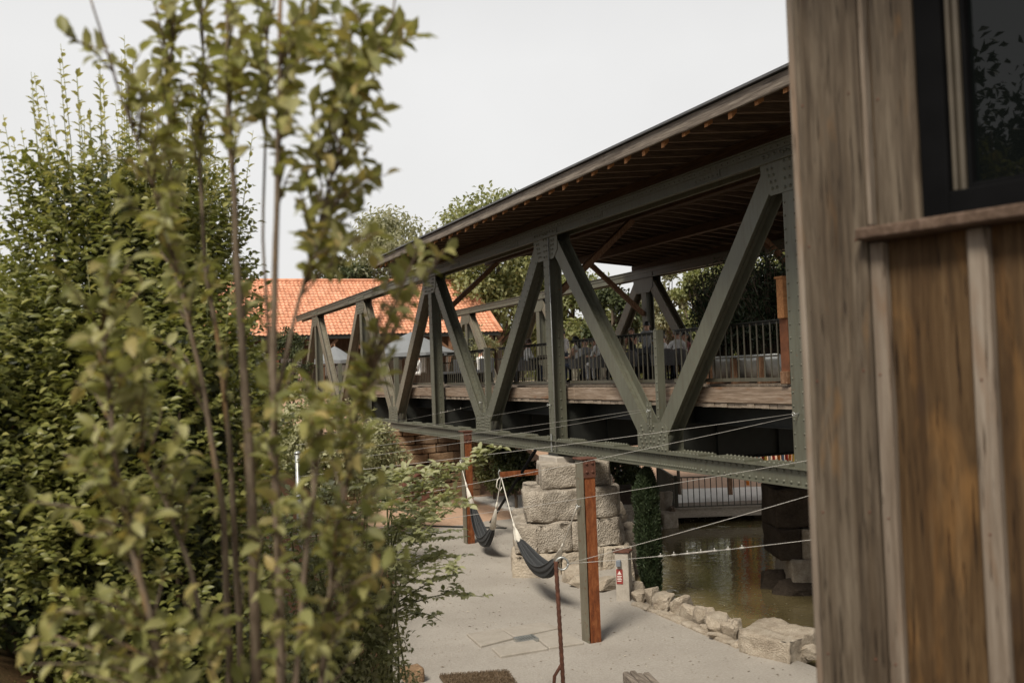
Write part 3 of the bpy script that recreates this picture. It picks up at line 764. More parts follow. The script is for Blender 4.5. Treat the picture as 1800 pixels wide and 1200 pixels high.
from_bm('mortar_core', block_bm([(8.75, 19.5), (10.4, 19.5), (10.4, 20.7), (9.2, 20.7)], -0.3, 1.9, 77, 0.01, 0.5), MT['concrete'], pier)

# second pier standing in the pond
c2 = at_z(1420, 1040, WL)
pier2 = thing('pond_pier', 'dark shaded stone pier of stacked blocks rising out of the pond beside the cabin corner', 'pier', (c2.x, c2.y, WL))
def pblock(r0, r1, f0, f1, z0, z1, mat, seed, amp=0.03):
    q = [c2 + _R0 * r + _F0 * f for r, f in ((r0, f0), (r1, f0), (r1, f1), (r0, f1))]
    from_bm('stone_block', block_bm([(v.x, v.y) for v in q], z0, z1, seed, amp, 0.12), mat, pier2, True)
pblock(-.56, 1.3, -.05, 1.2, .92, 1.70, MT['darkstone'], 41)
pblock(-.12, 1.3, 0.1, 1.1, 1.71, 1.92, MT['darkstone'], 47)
pblock(-.55, -.10, -.1, 1.2, .31, .91, MT['darkstone'], 42); pblock(-.09, 1.3, -.12, 1.2, .31, .91, MT['lime'], 46)  # shaded left and lit right side painted as dark and pale stone
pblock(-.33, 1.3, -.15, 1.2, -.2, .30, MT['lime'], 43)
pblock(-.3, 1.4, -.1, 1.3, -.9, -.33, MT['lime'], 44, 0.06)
for k, (px, py, sz, sd, lb) in enumerate(((1372, 1034, (.62, .5, .62), 57, 'dark pointed wet rock in the pond at the left foot of the dark pier'), (1408, 1046, (.95, .5, .42), 63, 'long low dark wet rock in the pond in front of the dark pier'))):
    bm = rock_bm(sz, sd, at_z(px, py, WL) + Vector((0.0, 0.15, 0.08)), -0.9 + .5 * k, 22)
    tag(from_bm('pond_rock', bm, MT['darkstone'], None, False), lb, 'rock', 'dark rocks at the foot of the pond pier')

# rocks along the water's edge: picture position of the foot, width, height and how each looks
rk = [(1011, 1022, .62, .42, 'pale wedge shaped rock at the pier foot, left of the near rusty post'),
      (1018, 1032, .45, .30, 'small brown rock in front of the wedge shaped rock at the pier foot'),
      (1062, 1037, .66, .34, 'low tan rock between the near rusty post and the sign bollard'),
      (1122, 1046, .34, .36, 'small round rock right behind the sign bollard beside the cypress'),
      (1128, 1058, .42, .26, 'low pointed rock just right of the sign bollard foot'),
      (1145, 1062, .30, .46, 'upright narrow rock, second from the sign bollard along the pond edge'),
      (1170, 1072, .50, .38, 'squarish pale rock, third from the sign bollard along the pond edge'),
      (1199, 1081, .46, .56, 'tallest blocky rock of the pond edge, in the middle of the row'),
      (1216, 1092, .38, .36, 'small tilted rock just right of the tallest pond edge rock'),
      (1238, 1098, .36, .38, 'small cleft rock in the right half of the pond edge row'),
      (1264, 1114, .50, .44, 'large overhanging rock three from the long hewn block'),
      (1254, 1102, .26, .40, 'thin leaning rock squeezed behind the large overhanging one'),
      (1286, 1124, .34, .34, 'brown rock with a notched top next to the long hewn block'),
      (1298, 1122, .30, .40, 'rock half hidden behind the left end of the long hewn block'),
      (1424, 1156, .34, .22, 'small flat stone at the right end of the long hewn block')]
for i, (px, py, w, h, lb) in enumerate(rk):
    p = at_z(px, py, 0.0)
    o = from_bm('edge_rock', rock_bm((w * 1.02, w * 0.85, h * 1.02), 100 + i * 3, p + Vector((0.06, 0.12, h * 0.28)), rng.uniform(0, 3), 18, .15), MT['lime'], None, False)
    tag(o, lb, 'rock', 'limestone rocks along the pond edge')
sm_ = ('in front of the narrow upright rock', 'between the squarish pale rock and the tallest one', 'at the water side of the tallest edge rock', 'at the water side of the small tilted rock', 'wedged before the cleft rock', 'at the water side of the overhanging rock', 'under the overhanging rock', 'between the notched brown rock and the hewn block')
for i, (px, py) in enumerate(((1140, 1071), (1184, 1080), (1206, 1062), (1226, 1078), (1246, 1108), (1272, 1096), (1256, 1122), (1296, 1134))):
    p = at_z(px, py, 0); sz = rng.uniform(.15, .26)
    tag(from_bm('rubble_chip', rock_bm((sz * 1.3, sz, sz * .7), 400 + i * 5, p + Vector((0, 0, sz * .18)), i * 1.1, 14, .2), MT['lime'], None, False), 'small flat stone chip ' + sm_[i], 'stone chip', 'small stone chips along the pond edge')
A, B = at_z(1322, 1158, 0), at_z(1400, 1170, 0)
P4 = [at_z(1300, 1144, 0), at_z(1390, 1168, 0), at_z(1440, 1142, 0), at_z(1345, 1116, 0)]
P4 = [(p.x, p.y) for p in P4]
tag(from_bm('hewn_block', block_bm(P4, -0.1, 0.30, 61, 0.035, 0.07), MT['lime'], None, True), 'long rectangular hewn limestone block at the right end of the pond edge', 'stone block')
# flat kerb stones below the rocks
kp = [at_z(x, y, 0) for x, y in ((1108, 1062), (1150, 1078), (1195, 1096), (1240, 1116), (1295, 1140))]
for i, (a, b) in enumerate(zip(kp, kp[1:])):
    d = (b - a).normalized(); nn = Vector((-d.y, d.x, 0)) * 0.20
    a2, b2 = a + d * 0.02, b - d * 0.02
    q = [(a2.x, a2.y), (b2.x, b2.y), (b2.x + nn.x, b2.y + nn.y), (a2.x + nn.x, a2.y + nn.y)]
    lb = ('flat kerb stone nearest the sign bollard', 'flat kerb stone below the squarish pale rock', 'flat kerb stone below the tallest edge rock', 'flat kerb stone reaching the long hewn block')[i]
    tag(from_bm('kerb_stone', block_bm(q, -0.1, 0.045, 80 + i, 0.018, 0.1), MT['lime'], None, True), lb, 'kerb stone', 'flat kerb stones under the edge rocks')

# stones behind the sandstone pier
gb = [(1096, 905, 1.0, .78, 'darkstone', 'dark cube of stone in the shade behind the sandstone pier'), (1106, 922, 1.0, .62, 'pier', 'grey squared block below the dark cube behind the sandstone pier'),
      (1112, 945, .8, .62, 'lime', 'pale rough block at the water behind the cypress left side'), (1172, 893, .30, .5, 'lime', 'upright pale block just right of the cypress by the footbridge'),
      (1172, 925, .5, .4, 'lime', 'tan boulder at the pond edge right of the cypress')]
for i, (px, py, w, h, mt, lb) in enumerate(gb):
    p = at_d(px, py, (27.1, 27.1, 27.1, 29.5, 28.5)[i]); z0 = p.z
    q = [(p.x - w / 2, p.y - w / 2), (p.x + w / 2, p.y - w / 2), (p.x + w / 2, p.y + w / 2), (p.x - w / 2, p.y + w / 2)]
    tag(from_bm('bank_block', block_bm(q, z0 - (0.9 if z0 < .6 else 0.02), z0 + h, 130 + i, 0.03, 0.12), MT[mt], None, True), lb, 'stone block', 'squared blocks on the far pond bank')
wr = [(1083, 900, .42, .5), (1092, 912, .38, .34), (1100, 930, .4, .34), (1094, 938, .3, .3), (1090, 926, .24, .24)]
wl = ['upright white rubble stone at the right flank of the sandstone pier', 'white rubble stone under the upright one beside the pier', 'slanting white rubble stone nearest the cypress', 'lowest white rubble stone at the water beside the pier', 'smallest white rubble stone in the heap beside the pier']
for i, (px, py, w, h) in enumerate(wr):
    p = at_d(px, py, 23.2)
    tag(from_bm('rubble_stone', rock_bm((w, w * .8, h), 160 + i, p, i), MT['concrete'] if False else MT['lime'], None, False), wl[i], 'rubble stone', 'white rubble beside the pier')
p = at_d(1090, 955, 22.6)
bm = block_bm([(p.x - .55, p.y - .6), (p.x + .5, p.y - .6), (p.x + .6, p.y + .7), (p.x - .5, p.y + .7)], -0.5, 0.62, 171, 0.06, 0.12)
tag(from_bm('buttress_stone', bm, MT['pier'], None, True), 'sloping grey boulder leaning on the right side of the sandstone pier', 'boulder')

# brown retaining wall under the bridge
wall = thing('retaining_wall', 'brown coursed stone retaining wall in the shade under the bridge', 'wall', (9.6, 32.8, 0))
mb = MB(); mb.box((9.6, 33.3, 1.2), (5.2, 0.8, 2.5)); mb.build('backing', MT['darkstone'], wall)
bmA = bmesh.new(); z = -0.1
allb = MB()
while z < 2.42:
    hh = rng.uniform(0.30, 0.46); x = 6.95 + rng.uniform(0, .3)
    while x < 12.1:
        w = rng.uniform(0.4, 0.95); x1 = min(x + w, 12.25)
        if x1 - x > 0.15:
            bb = block_bm([(x + .015, 32.72), (x1 - .015, 32.72), (x1 - .015, 33.3), (x + .015, 33.3)], z + .012, min(z + hh, 2.46) - .012, rng.randint(0, 900), 0.03, 0.16)
            bb.verts.index_update()
            allb.add([v.co.copy() for v in bb.verts], [[v.index for v in f.verts] for f in bb.faces], rng.choice([0, 0, 1]), False); bb.free()
        x = x1
    z += hh
allb.build('stone_courses', [MT['wallstone'], mat_stone('brown_wallstone_dark', (0.07, 0.045, 0.028), (0.14, 0.09, 0.055), (0.22, 0.15, 0.10), 2.5)], wall)
# iron wheel leaning by it
wc = at_y(734, 856, 31.2); wh = thing('iron_wheel', 'dark old round iron roller with a square hole in front of the brown stone wall', 'roller', tuple(wc))
mb = MB(); AX = Matrix.Rotation(R(90), 3, 'X') @ Matrix.Rotation(R(0), 3, 'Y')
AX = Matrix(((math.cos(.3), 0, -math.sin(.3)), (math.sin(.3), 0, math.cos(.3)), (0, 1, 0)))
prof = [(0.17, -0.22), (0.40, -0.22), (0.44, -0.26), (0.48, -0.22), (0.48, 0.22), (0.44, 0.26), (0.40, 0.22), (0.17, 0.22), (0.15, 0.1), (0.15, -0.1), (0.17, -0.22)]
n = 28; vs = []
for r_, z_ in prof:
    for j in range(n):
        a = 2 * math.pi * j / n; vs.append(wc + AX @ Vector((r_ * math.cos(a), r_ * math.sin(a), z_)))
mb.add(vs, [(i * n + j, i * n + (j + 1) % n, (i + 1) * n + (j + 1) % n, (i + 1) * n + j) for i in range(len(prof) - 1) for j in range(n)], 0, True)
mb.build('roller', MT['rust_dark'], wh)
mb = MB(); mb.box(wc + Vector((0, 0, -.56)), (1.1, .5, .14), Matrix.Rotation(.45, 3, 'Z')); mb.build('timber_bed', MT['edge_beam'], wh)
# brown threshold line where the gravel ends under the bridge
a, b = at_z(722, 924, 0), at_z(890, 929, 0)
mb = MB(); mb.beam(a + Vector((0, 0, .01)), b + Vector((0, 0, .01)), 0.10, 0.05); tag(mb.build('steel_edging', MT['dark_steel']), 'thin dark steel strip edging the gravel under the bridge', 'edging')

# ------------------------------------------------------------------ rusty posts and hammocks
def rusty_post(px, pyb, pyt, label, wx=0.185, wy=0.25):
    p = at_z(px, pyb, 0); d = (p - EYE).dot(_F); top = at_d(px - 10, pyt, d).z
    t = thing('rusty_post', label, 'post', (p.x, p.y, 0), 'rusty steel posts holding the hammocks')
    hz_ = top - 0.02
    mb = MB(); mb.box((p.x - wx / 2 - 0.006, p.y, hz_ / 2 - .1), (0.012, wy, hz_ + .2)); mb.build('green_flange', MT['green_old'], t)
    mb = MB(); mb.box((p.x, p.y, hz_ / 2 - .1), (wx, 0.02, hz_ + .2)); mb.box((p.x + wx / 2 + .006, p.y, hz_ / 2 - .1), (0.012, wy, hz_ + .2))
    mb.box((p.x + 0.01, p.y - wy / 2 + .006, hz_ / 2 - .1), (wx - 0.02, 0.012, hz_ + .2)); mb.build('rusty_channel', MT['rust'], t)
    mb = MB(); mb.box((p.x, p.y, top), (wx + .09, wy + .06, 0.03), None, 0, .006); mb.box((p.x + .01, p.y - wy / 2 - .008, top - .16), (wx + .02, .014, .26))
    for k in (-.05, .05):
        for zz in (-.07, -.2): mb.rivet((p.x + .01 + k, p.y - wy / 2 - .015, top + zz), (0, -1, 0), .018)
    mb.build('cap_bracket', MT['rust_dark'], t)
    mb = MB(); c = Vector((p.x - wx / 2 - .012, p.y - .02, top * .74)); mb.tube([c, c + Vector((-.05, 0, 0))], .01, 6); mb.tube([c + Vector((-.07, .03 * math.cos(a), .03 * math.sin(a))) for a in np.linspace(0, 6.28, 10)], .008, 5); mb.build('eye_bolt', MT['galv'], t)
    return p, top, c + Vector((-.07, 0, 0))
pA, tA, eA = rusty_post(1040, 1126, 806, 'taller looking rusty steel post beside the drain, nearest to the viewer')
pB, tB, eB = rusty_post(825, 954, 758, 'far rusty steel post with a green flange behind the arching rose canes')
hook = Vector((8.25, 20.45, 2.0)) + Vector((0, 0, 0)); hook = at_y(881, 838, 20.45)
arm = thing('hook_arm', 'rusty flat steel arm reaching left from the sandstone pier to hold hammock ropes', 'bracket', (8.6, 20.45, hook.z + .03))
mb = MB(); mb.box((hook.x + .44, 20.45, hook.z + .05), (.92, .06, .12)); mb.build('arm_bar', MT['rust'], arm)
mb = MB(); mb.tube([hook + Vector((0, 0, .1)), hook + Vector((-.03, 0, .16)), hook + Vector((-.06, 0, .1)), hook + Vector((-.04, 0, .0)), hook], .012, 6); mb.build('hook', MT['galv'], arm)
a, b = at_d(897, 862, 24), at_z(862, 918, 0)
mb = MB(); mb.tube([b, b.lerp(a, .6), a + (a - b) * .9], .035, 8); tag(mb.build('raking_pole', MT['black']), 'thin dark raking pole behind the hammocks left of the pier', 'pole')

def sag(p, q, k, n):
    return [p.lerp(q, i / n) - Vector((0, 0, 4 * k * (i / n) * (1 - i / n))) for i in range(n + 1)]
def hammock(label, E1, F1, LOW, F2, E2, tail=None):
    t = thing('hammock', label, 'hammock', tuple(LOW), 'charcoal hammocks with white ropes')
    # cloth: a gathered pleated trough from F1 over LOW to F2
    n = 30; m = 40; pts = []
    for i in range(n + 1):
        u = i / n
        p = F1 * (1 - u) ** 2 + LOW * 2 * u * (1 - u) + F2 * u ** 2
        pts.append(p)
    dirh = (F2 - F1); dirh.z = 0; dirh.normalize(); side = Vector((-dirh.y, dirh.x, 0))
    mb = MB(); vs = []
    for i, p in enumerate(pts):
        u = i / n; open_ = math.sin(math.pi * min(1, max(0, u))) ** 0.6
        wd = 0.055 + 0.155 * open_; dp = 0.05 + 0.12 * open_
        tn = (pts[min(i + 1, n)] - pts[max(0, i - 1)]).normalized(); up = side.cross(tn) * -1
        if up.z < 0: up = -up
        for j in range(m + 1):
            v = j / m * 2 - 1
            fold = 0.020 * math.sin(v * 21 + 0.6 * math.sin(u * 5)) * (0.5 + open_) + 0.012 * math.sin(v * 9 + u * 3)
            vs.append(p + side * (v * wd * (1 - .25 * v * v)) + up * (dp * (v * v) ** 0.8 * 1.5 - dp * .5 + fold))
    w = m + 1
    mb.add(vs, [(i * w + j, i * w + j + 1, (i + 1) * w + j + 1, (i + 1) * w + j) for i in range(n) for j in range(m)], 0, True)
    o = mb.build('cloth', MT['cloth'], t); sm = o.modifiers.new('thick', 'SOLIDIFY'); sm.thickness = 0.006
    for E, Fp, k0 in ((E1, F1, 1), (E2, F2, -1)):
        d = (E - Fp); knot = Fp + d.normalized() * min(0.62, d.length * 0.45)
        mb = MB()
        for j in range(10):
            v = (j - 4.5) / 4.5
            st = Fp + side * v * 0.07 + Vector((0, 0, 0.05 * v * v - .02))
            mb.tube([st, st.lerp(knot, .55) + side * v * .012, knot], [.008, .007, .008], 5)
        mb.tube([knot - d.normalized() * .05, knot, knot + d.normalized() * .10], [.022, .026, .016], 7)
        mb.build('cord_fan', MT['cord'], t)
        mb = MB(); mb.tube(sag(knot, E, .01, 6), .0115, 6); mb.build('rope', MT['cord'], t)
    if tail is not None:
        mb = MB(); mb.tube(tail, .0125, 6); mb.build('loose_rope', MT['cord'], t)
    return t
F1 = at_d(911, 951, 19.4); F2 = at_d(979, 985, 17.2); mid_ = at_d(950, 1004, 18.2)
hammock('near charcoal hammock hanging between the pier arm and the near rusty post', hook, F1, mid_ * 2 - (F1 + F2) / 2, F2, eA)
F1 = at_d(829, 889, 24.2); F2 = at_d(866, 930, 22.3); mid_ = at_d(849, 951, 23.3)
lp = [hook + Vector((-.02, 0, 0)), hook + Vector((-.10, -.02, -.06)), hook + Vector((-.13, -.02, -.2)), hook + Vector((-.05, -.02, -.3)), hook + Vector((0, -.02, -.22))]
hammock('far charcoal hammock hanging from the far rusty post, left of the near one', eB, F1, mid_ * 2 - (F1 + F2) / 2, F2, hook, lp)

# twisted rusty bar with ring
p0 = at_d(977, 986, 10.2); g0 = Vector((p0.x + .06, p0.y, 0.0))
tb = thing('twisted_bar', 'slim dark rusty twisted bar with a ring at its top, nearest the viewer', 'rebar post', (g0.x, g0.y, 0))
mb = MB(); n = 230; vs = []; a0 = g0 - Vector((0, 0, .1)); k = 8
for i in range(n + 1):
    p = a0.lerp(p0, i / n)
    for j in range(k):
        a = 2 * math.pi * j / k + i * 0.0; rr = 0.023 * (1 + 0.09 * math.sin(a * 1 + i * .95))
        vs.append(p + Vector((math.cos(a), math.sin(a), 0)) * rr)
mb.add(vs, [(i * k + j, i * k + (j + 1) % k, (i + 1) * k + (j + 1) % k, (i + 1) * k + j) for i in range(n) for j in range(k)] + [tuple(n * k + j for j in range(k))], 0, True)
mb.build('bar', MT['rust_dark'], tb)
q = a0.lerp(p0, .56)
mb = MB(); mb.tube([q, q + Vector((-.08, .02, -.12)), q + Vector((-.17, .04, -.9)), Vector((g0.x - .2, g0.y + .05, -.1))], .018, 7); mb.build('prop', MT['rust_dark'], tb)
rc = at_d(988, 990, 10.2)
mb = MB(); mb.tube([rc + _R * (.062 * math.cos(a)) + _Z * (.062 * math.sin(a)) for a in np.linspace(0, 2 * math.pi, 22)], .011, 6); mb.tube([p0 - Vector((0, 0, .03)), rc - _R * .06], .012, 6); mb.build('ring', MT['galv'], tb)

# cables
def cable(label, A, B, k=0.04, clamps=0, c_at=(.3, .5), r=.0028):
    t = thing('steel_cable', label, 'cable', tuple((A + B) / 2), 'thin steel cables stretched below the bridge')
    mb = MB(); pts = sag(A, B, k, 14); mb.tube(pts, r, 5); mb.build('wire', MT['cable'], t)
    if clamps:
        f = lambda u: A.lerp(B, u) - Vector((0, 0, 4 * k * u * (1 - u))); d = (B - A).normalized()
        for i in range(clamps):
            p = f(c_at[0] + (c_at[1] - c_at[0]) * i / max(1, clamps - 1)); mb = MB()
            mb.tube([p - d * .022, p + d * .022], .010, 6); mb.tube([p, p + Vector((0, 0, .03))], .005, 5); mb.build('clamp', MT['cable'], t)
        u0, u1 = c_at[0] + .25 * (c_at[1] - c_at[0]), c_at[0] + .7 * (c_at[1] - c_at[0])
        mb = MB(); mb.tube([f(u0), f((u0 + u1) / 2), f(u1)], .008, 6); mb.build('turnbuckle', MT['cable'], t)
xe = XN - .1
n1 = at_x(1402, 726, xe); n1b = at_x(1402, 730, xe); n2 = at_x(1139, 718, xe); n2b = at_x(1136, 722, xe); n3 = at_x(964, 713, xe); n4 = at_x(832, 713, xe)
anchor_px = [(520, 838), (520, 862), (528, 905), (532, 944)]
L1, L2, L3, L4 = [at_d(x, y, 15.0 - .2 * i) for i, (x, y) in enumerate(anchor_px)]
cable('steel cable from the rightmost bridge post eye to the upper part of the anchor pole', n1, L1, .03, 5, (.86, .96))
cable('steel cable from the rightmost bridge post eye to the middle of the anchor pole', n1b, L3, .05)
cable('steel cable from the wide gusset node crossing to the anchor pole top', n2, at_d(516, 800, 15.2), .03)
cable('steel cable from the wide gusset node to the second eye of the anchor pole', n2b, at_d(518, 818, 15.1), .05)
cable('short steel cable from the bridge post above the pier down to the left', n3, at_d(520, 782, 17), .03)
cable('steel cable with a turnbuckle at the far left bridge node', n4, at_d(530, 770, 19), .03, 5, (.1, .3))
cR = at_d(1470, 800, 11.5)
cable('steel cable from the cabin side passing low across the near rusty post', cR, L4, .05)
cable('lower steel cable from the twisted bar ring to the cabin side', rc + _R * .06, at_d(1475, 855, 9.6), .01)
cable('lowest steel cable with shiny clamps from the twisted bar ring to the cabin side', rc + _R * .06, at_d(1475, 942, 9.4), .02, 7, (.36, .66))
ap = at_d(524, 838, 15.1); gz = hz(ap.x, ap.y)
mb = MB(); mb.tube([(ap.x, ap.y, gz - .2), (ap.x, ap.y, ap.z + .35)], .04, 10); mb.lathe((ap.x, ap.y, ap.z + .35), [(.05, 0), (.05, .02), (.02, .04)], 10)
tag(mb.build('anchor_pole', MT['galv']), 'grey steel anchor pole for the cables, half hidden by the shrubs', 'pole')

# bollard with warning sign
bp = at_z(1098, 1052, 0); bo = thing('sign_bollard', 'pale square concrete bollard with a dark cap and a small red warning sign', 'bollard', tuple(bp))
rz = Matrix.Rotation(-YAW - .35, 3, 'Z')
mb = MB(); mb.box(bp + Vector((0, 0, .38)), (.25, .25, .96), rz, 0, .01); mb.build('shaft', MT['concrete'], bo)
mb = MB(); mb.box(bp + Vector((0, 0, .875)), (.30, .30, .035), rz, 0, .008); mb.build('cap', MT['rust_dark'], bo)
fr = rz @ Vector((0, -1, 0)); rt = rz @ Vector((1, 0, 0))
fr2 = rz @ Vector((-1, 0, 0)); rt2 = rz @ Vector((0, -1, 0))
sc = bp + fr * .129 + Vector((0, 0, .43)) - rt * .045
rs = rz
mb = MB(); mb.box(sc, (.12, .01, .27), rs, 0, .003); sg = mb.build('sign_plate', mat_plain('sign_red', (.24, .032, .026), .7, 0, .1), bo)
mb = MB(); tq = [sc + fr * .007 + rt * x + Vector((0, 0, z)) for x, z in ((-.038, .04), (.038, .04), (0, .105))]; tq2 = [q_ + fr * .002 for q_ in tq]
mb.add(tq + tq2, [(0, 1, 2), (3, 4, 5), (0, 1, 4, 3), (1, 2, 5, 4), (2, 0, 3, 5)])
for k in range(4): mb.box(sc + fr * .007 + Vector((0, 0, .01 - k * .03)) - rt * (.004 * (k % 2)), (.085 - .012 * (k % 2), .004, .014), rs)
mb.build('sign_lettering', mat_plain('sign_white', (.7, .62, .58), .6, 0, .05), sg)
mb = MB(); mb.box(sc + fr * .035 + Vector((0, 0, .245)) + rt * 0.0, (.085, .07, .12), rs, 0, .012); mb.build('socket_box', mat_plain('socket_grey', (.16, .18, .21), .5, 0, .1), bo)

# things at the lower edge of the picture
p = at_z(845, 1205, 0)
mt = thing('coir_mat', 'brown bristly coir mat on the gravel at the bottom edge', 'mat', tuple(p))
q = [at_z(772, 1192, 0), at_z(893, 1184, 0), at_z(918, 1222, 0), at_z(800, 1232, 0)]
bm = block_bm([(v.x, v.y) for v in q], 0.0, 0.06, 201, .006, .08); from_bm('base', bm, mat_plain('coir', (.10, .068, .04), .95, 0, .35, 25, .5), mt, True)
n = 5000; uu, vv = nrg.random(n), nrg.random(n); Q = [np.array(v) for v in q]
P = ((Q[0] * (1 - uu[:, None]) + Q[1] * uu[:, None]) * (1 - vv[:, None]) + (Q[3] * (1 - uu[:, None]) + Q[2] * uu[:, None]) * vv[:, None]); P[:, 2] = .055
foliage('bristles', mat_leaf('coir_bristle', [(.08, .05, .03), (.15, .10, .06), (.22, .16, .10)], .1), P, np.array([0, 0, 1.0]) + .6 * nrg.normal(size=(n, 3)) * [1, 1, .2], rdir(n), .035, .006, mt, LEAF4)
p = at_z(1122, 1200, 0); lg = thing('split_log', 'grey split log on the gravel at the bottom edge right of the twisted bar', 'log', tuple(p))
for k in range(4):
    a = at_z(1100 + k * 12, 1192 - (3 if k % 2 else 0), .1); b = a - _F0 * 1.0 + _R0 * .16
    bm = bmesh.new(); mbx = MB(); mbx.beam(a, b, .085, .20 - .02 * k, bev=.015)
    mbx.build('plank', MT['fascia'], lg)
p = at_z(724, 1198, 0)
tag(from_bm('stump_stone', block_bm([(p.x - .14, p.y - .12), (p.x + .14, p.y - .12), (p.x + .14, p.y + .14), (p.x - .14, p.y + .14)], -.05, .2, 210, .02, .06), MT['wallstone'], None, True), 'short brown stump beside the shrubs at the bottom edge', 'stump')

# ------------------------------------------------------------------ footbridge on the far bank
A = at_d(1196, 896, 29.0); A.z = 0.05
fb = thing('footbridge', 'low pale timber landing with dark metal railing on the far side of the pond', 'footbridge', tuple(A))
def fbp(r, f, z): return A + _R0 * r + _F0 * f + Vector((0, 0, z))
rotc = Matrix((_R0, _F0, _Z)).transposed()
mb = MB()
for i in range(11): mb.box(fbp(2.5 , .09 + i * .1, .03), (5.3, .092, .04), rotc)
mb.build('planking', MT['decking'], fb)
mb = MB(); mb.box(fbp(2.5, -.03, -.1), (5.3, .06, .24), rotc); mb.box(fbp(2.5, -.09, .055), (5.36, .06, .03), rotc); mb.build('edge_board', mat_wood('pale_edge_board', (.34, .28, .22), (.50, .43, .35), (.62, .55, .47), GX), fb)
mb = MB(); mb.box(fbp(-.17, 1.7, -.1), (.06, 3.5, .24), rotc); mb.box(fbp(-.2, 1.7, .055), (.1, 3.5, .03), rotc); mb.build('edge_board', MT['edge_beam'], fb)
for pos, ax, L in ((fbp(-.1, -.02, 0), _R0, 5.2), (fbp(-.12, 0.02, 0), _F0, 3.4)):
    mb = MB(); k = int(L / .165)
    for i in range(k + 1):
        c = pos + ax * (L * i / k); mb.box(c + Vector((0, 0, .49)), (.022, .022, .86), rotc)
    mb.beam(pos + Vector((0, 0, .94)), pos + ax * L + Vector((0, 0, .94)), .06, .03); mb.beam(pos + Vector((0, 0, .09)), pos + ax * L + Vector((0, 0, .09)), .04, .03)
    pn = mb.build('railing', MT['rail'], fb)
    for s_ in ((0, L / 2, L) if L > 4 else (L,)):
        mb = MB(); mb.box(pos + ax * s_ + Vector((0, 0, .5)) + _F0 * .03, (.10, .05, 1.0), rotc); mb.build('railing_post', MT['rail'], pn)
for r_ in (0.3, 2.4, 4.6):
    mb = MB(); mb.box(fbp(r_, .8, -.55), (.2, .2, .9), rotc); mb.build('pile', MT['darkstone'], fb)
mb = MB(); mb.box(fbp(2.4, 1.25, -.5), (5.0, .3, .9), rotc); mb.build('abutment', MT['darkstone'], fb)
# hanging coloured ropes behind it
rc0 = at_d(1345, 850, 32.4)
rb = thing('ribbon_frame', 'wooden frame hung with red, orange and yellow ribbons beyond the footbridge', 'ribbon frame', (rc0.x, rc0.y, 0))
cl = {'red': (.62, .05, .02), 'orange': (.75, .22, .03), 'yellow': (.75, .48, .08), 'blue': (.22, .3, .42), 'white': (.7, .66, .58)}
rm = {k: mat_plain('ribbon_' + k, c, .8, 0, .12) for k, c in cl.items()}
seq = ['orange', 'white', 'red', 'orange', 'yellow', 'red', 'blue', 'red', 'yellow', 'white', 'red', 'orange', 'blue', 'red', 'orange', 'yellow', 'white', 'orange']
for i, cn in enumerate(seq):
    o = rc0 + _R0 * (-.95 + i * .128); mb = MB(); vs = []
    zt, zb = 3.75, rng.uniform(.15, 1.0)
    for k in range(15):
        z = zt + (zb - zt) * k / 14; off = math.sin(k * .7 + i) * .035
        for s_ in (-1, 1): vs.append(Vector((o.x, o.y, z)) + _R0 * (off + s_ * .05) + _F0 * (off * 1.2 + s_ * .02 * math.sin(k + i)))
    mb.add(vs, [(2 * k, 2 * k + 1, 2 * k + 3, 2 * k + 2) for k in range(14)], 0, True)
    ob = mb.build('ribbon', rm[cn], rb); ob.modifiers.new('thick', 'SOLIDIFY').thickness = .006
for s_ in (-1.15, 1.45):
    mb = MB(); c = rc0 + _R0 * s_; mb.box((c.x, c.y, 1.95), (.14, .14, 3.9), rotc); mb.build('frame_post', MT['brace'], rb)
c = rc0 + _R0 * .15; mb = MB(); mb.box((c.x, c.y, 3.83), (2.8, .16, .14), rotc); mb.build('frame_bar', MT['brace'], rb)
# barrel on the far bank
p = at_d(1106, 838, 33); brl = thing('barrel', 'small brown wooden barrel lying on the far bank behind the cypress', 'barrel', tuple(p))
AX2 = Matrix((_F0, _Z, _R0)).transposed()
mb = MB(); mb.lathe(p, [(.30, -.42), (.36, -.2), (.38, 0), (.36, .2), (.30, .42)], 18, 0, AX2); mb.build('staves', MT['fresh'], brl)
mb = MB()
for z_ in (-.3, .3): mb.lathe(p, [(.345, z_ - .03), (.352, z_ - .03), (.352, z_ + .03), (.345, z_ + .03)], 18, 0, AX2)
mb.build('hoop', MT['galv'], brl)
mb = MB(); mb.box(p - Vector((0, 0, .52)), (1.6, .9, .28), rotc); mb.build('stand', MT['fascia'], brl)
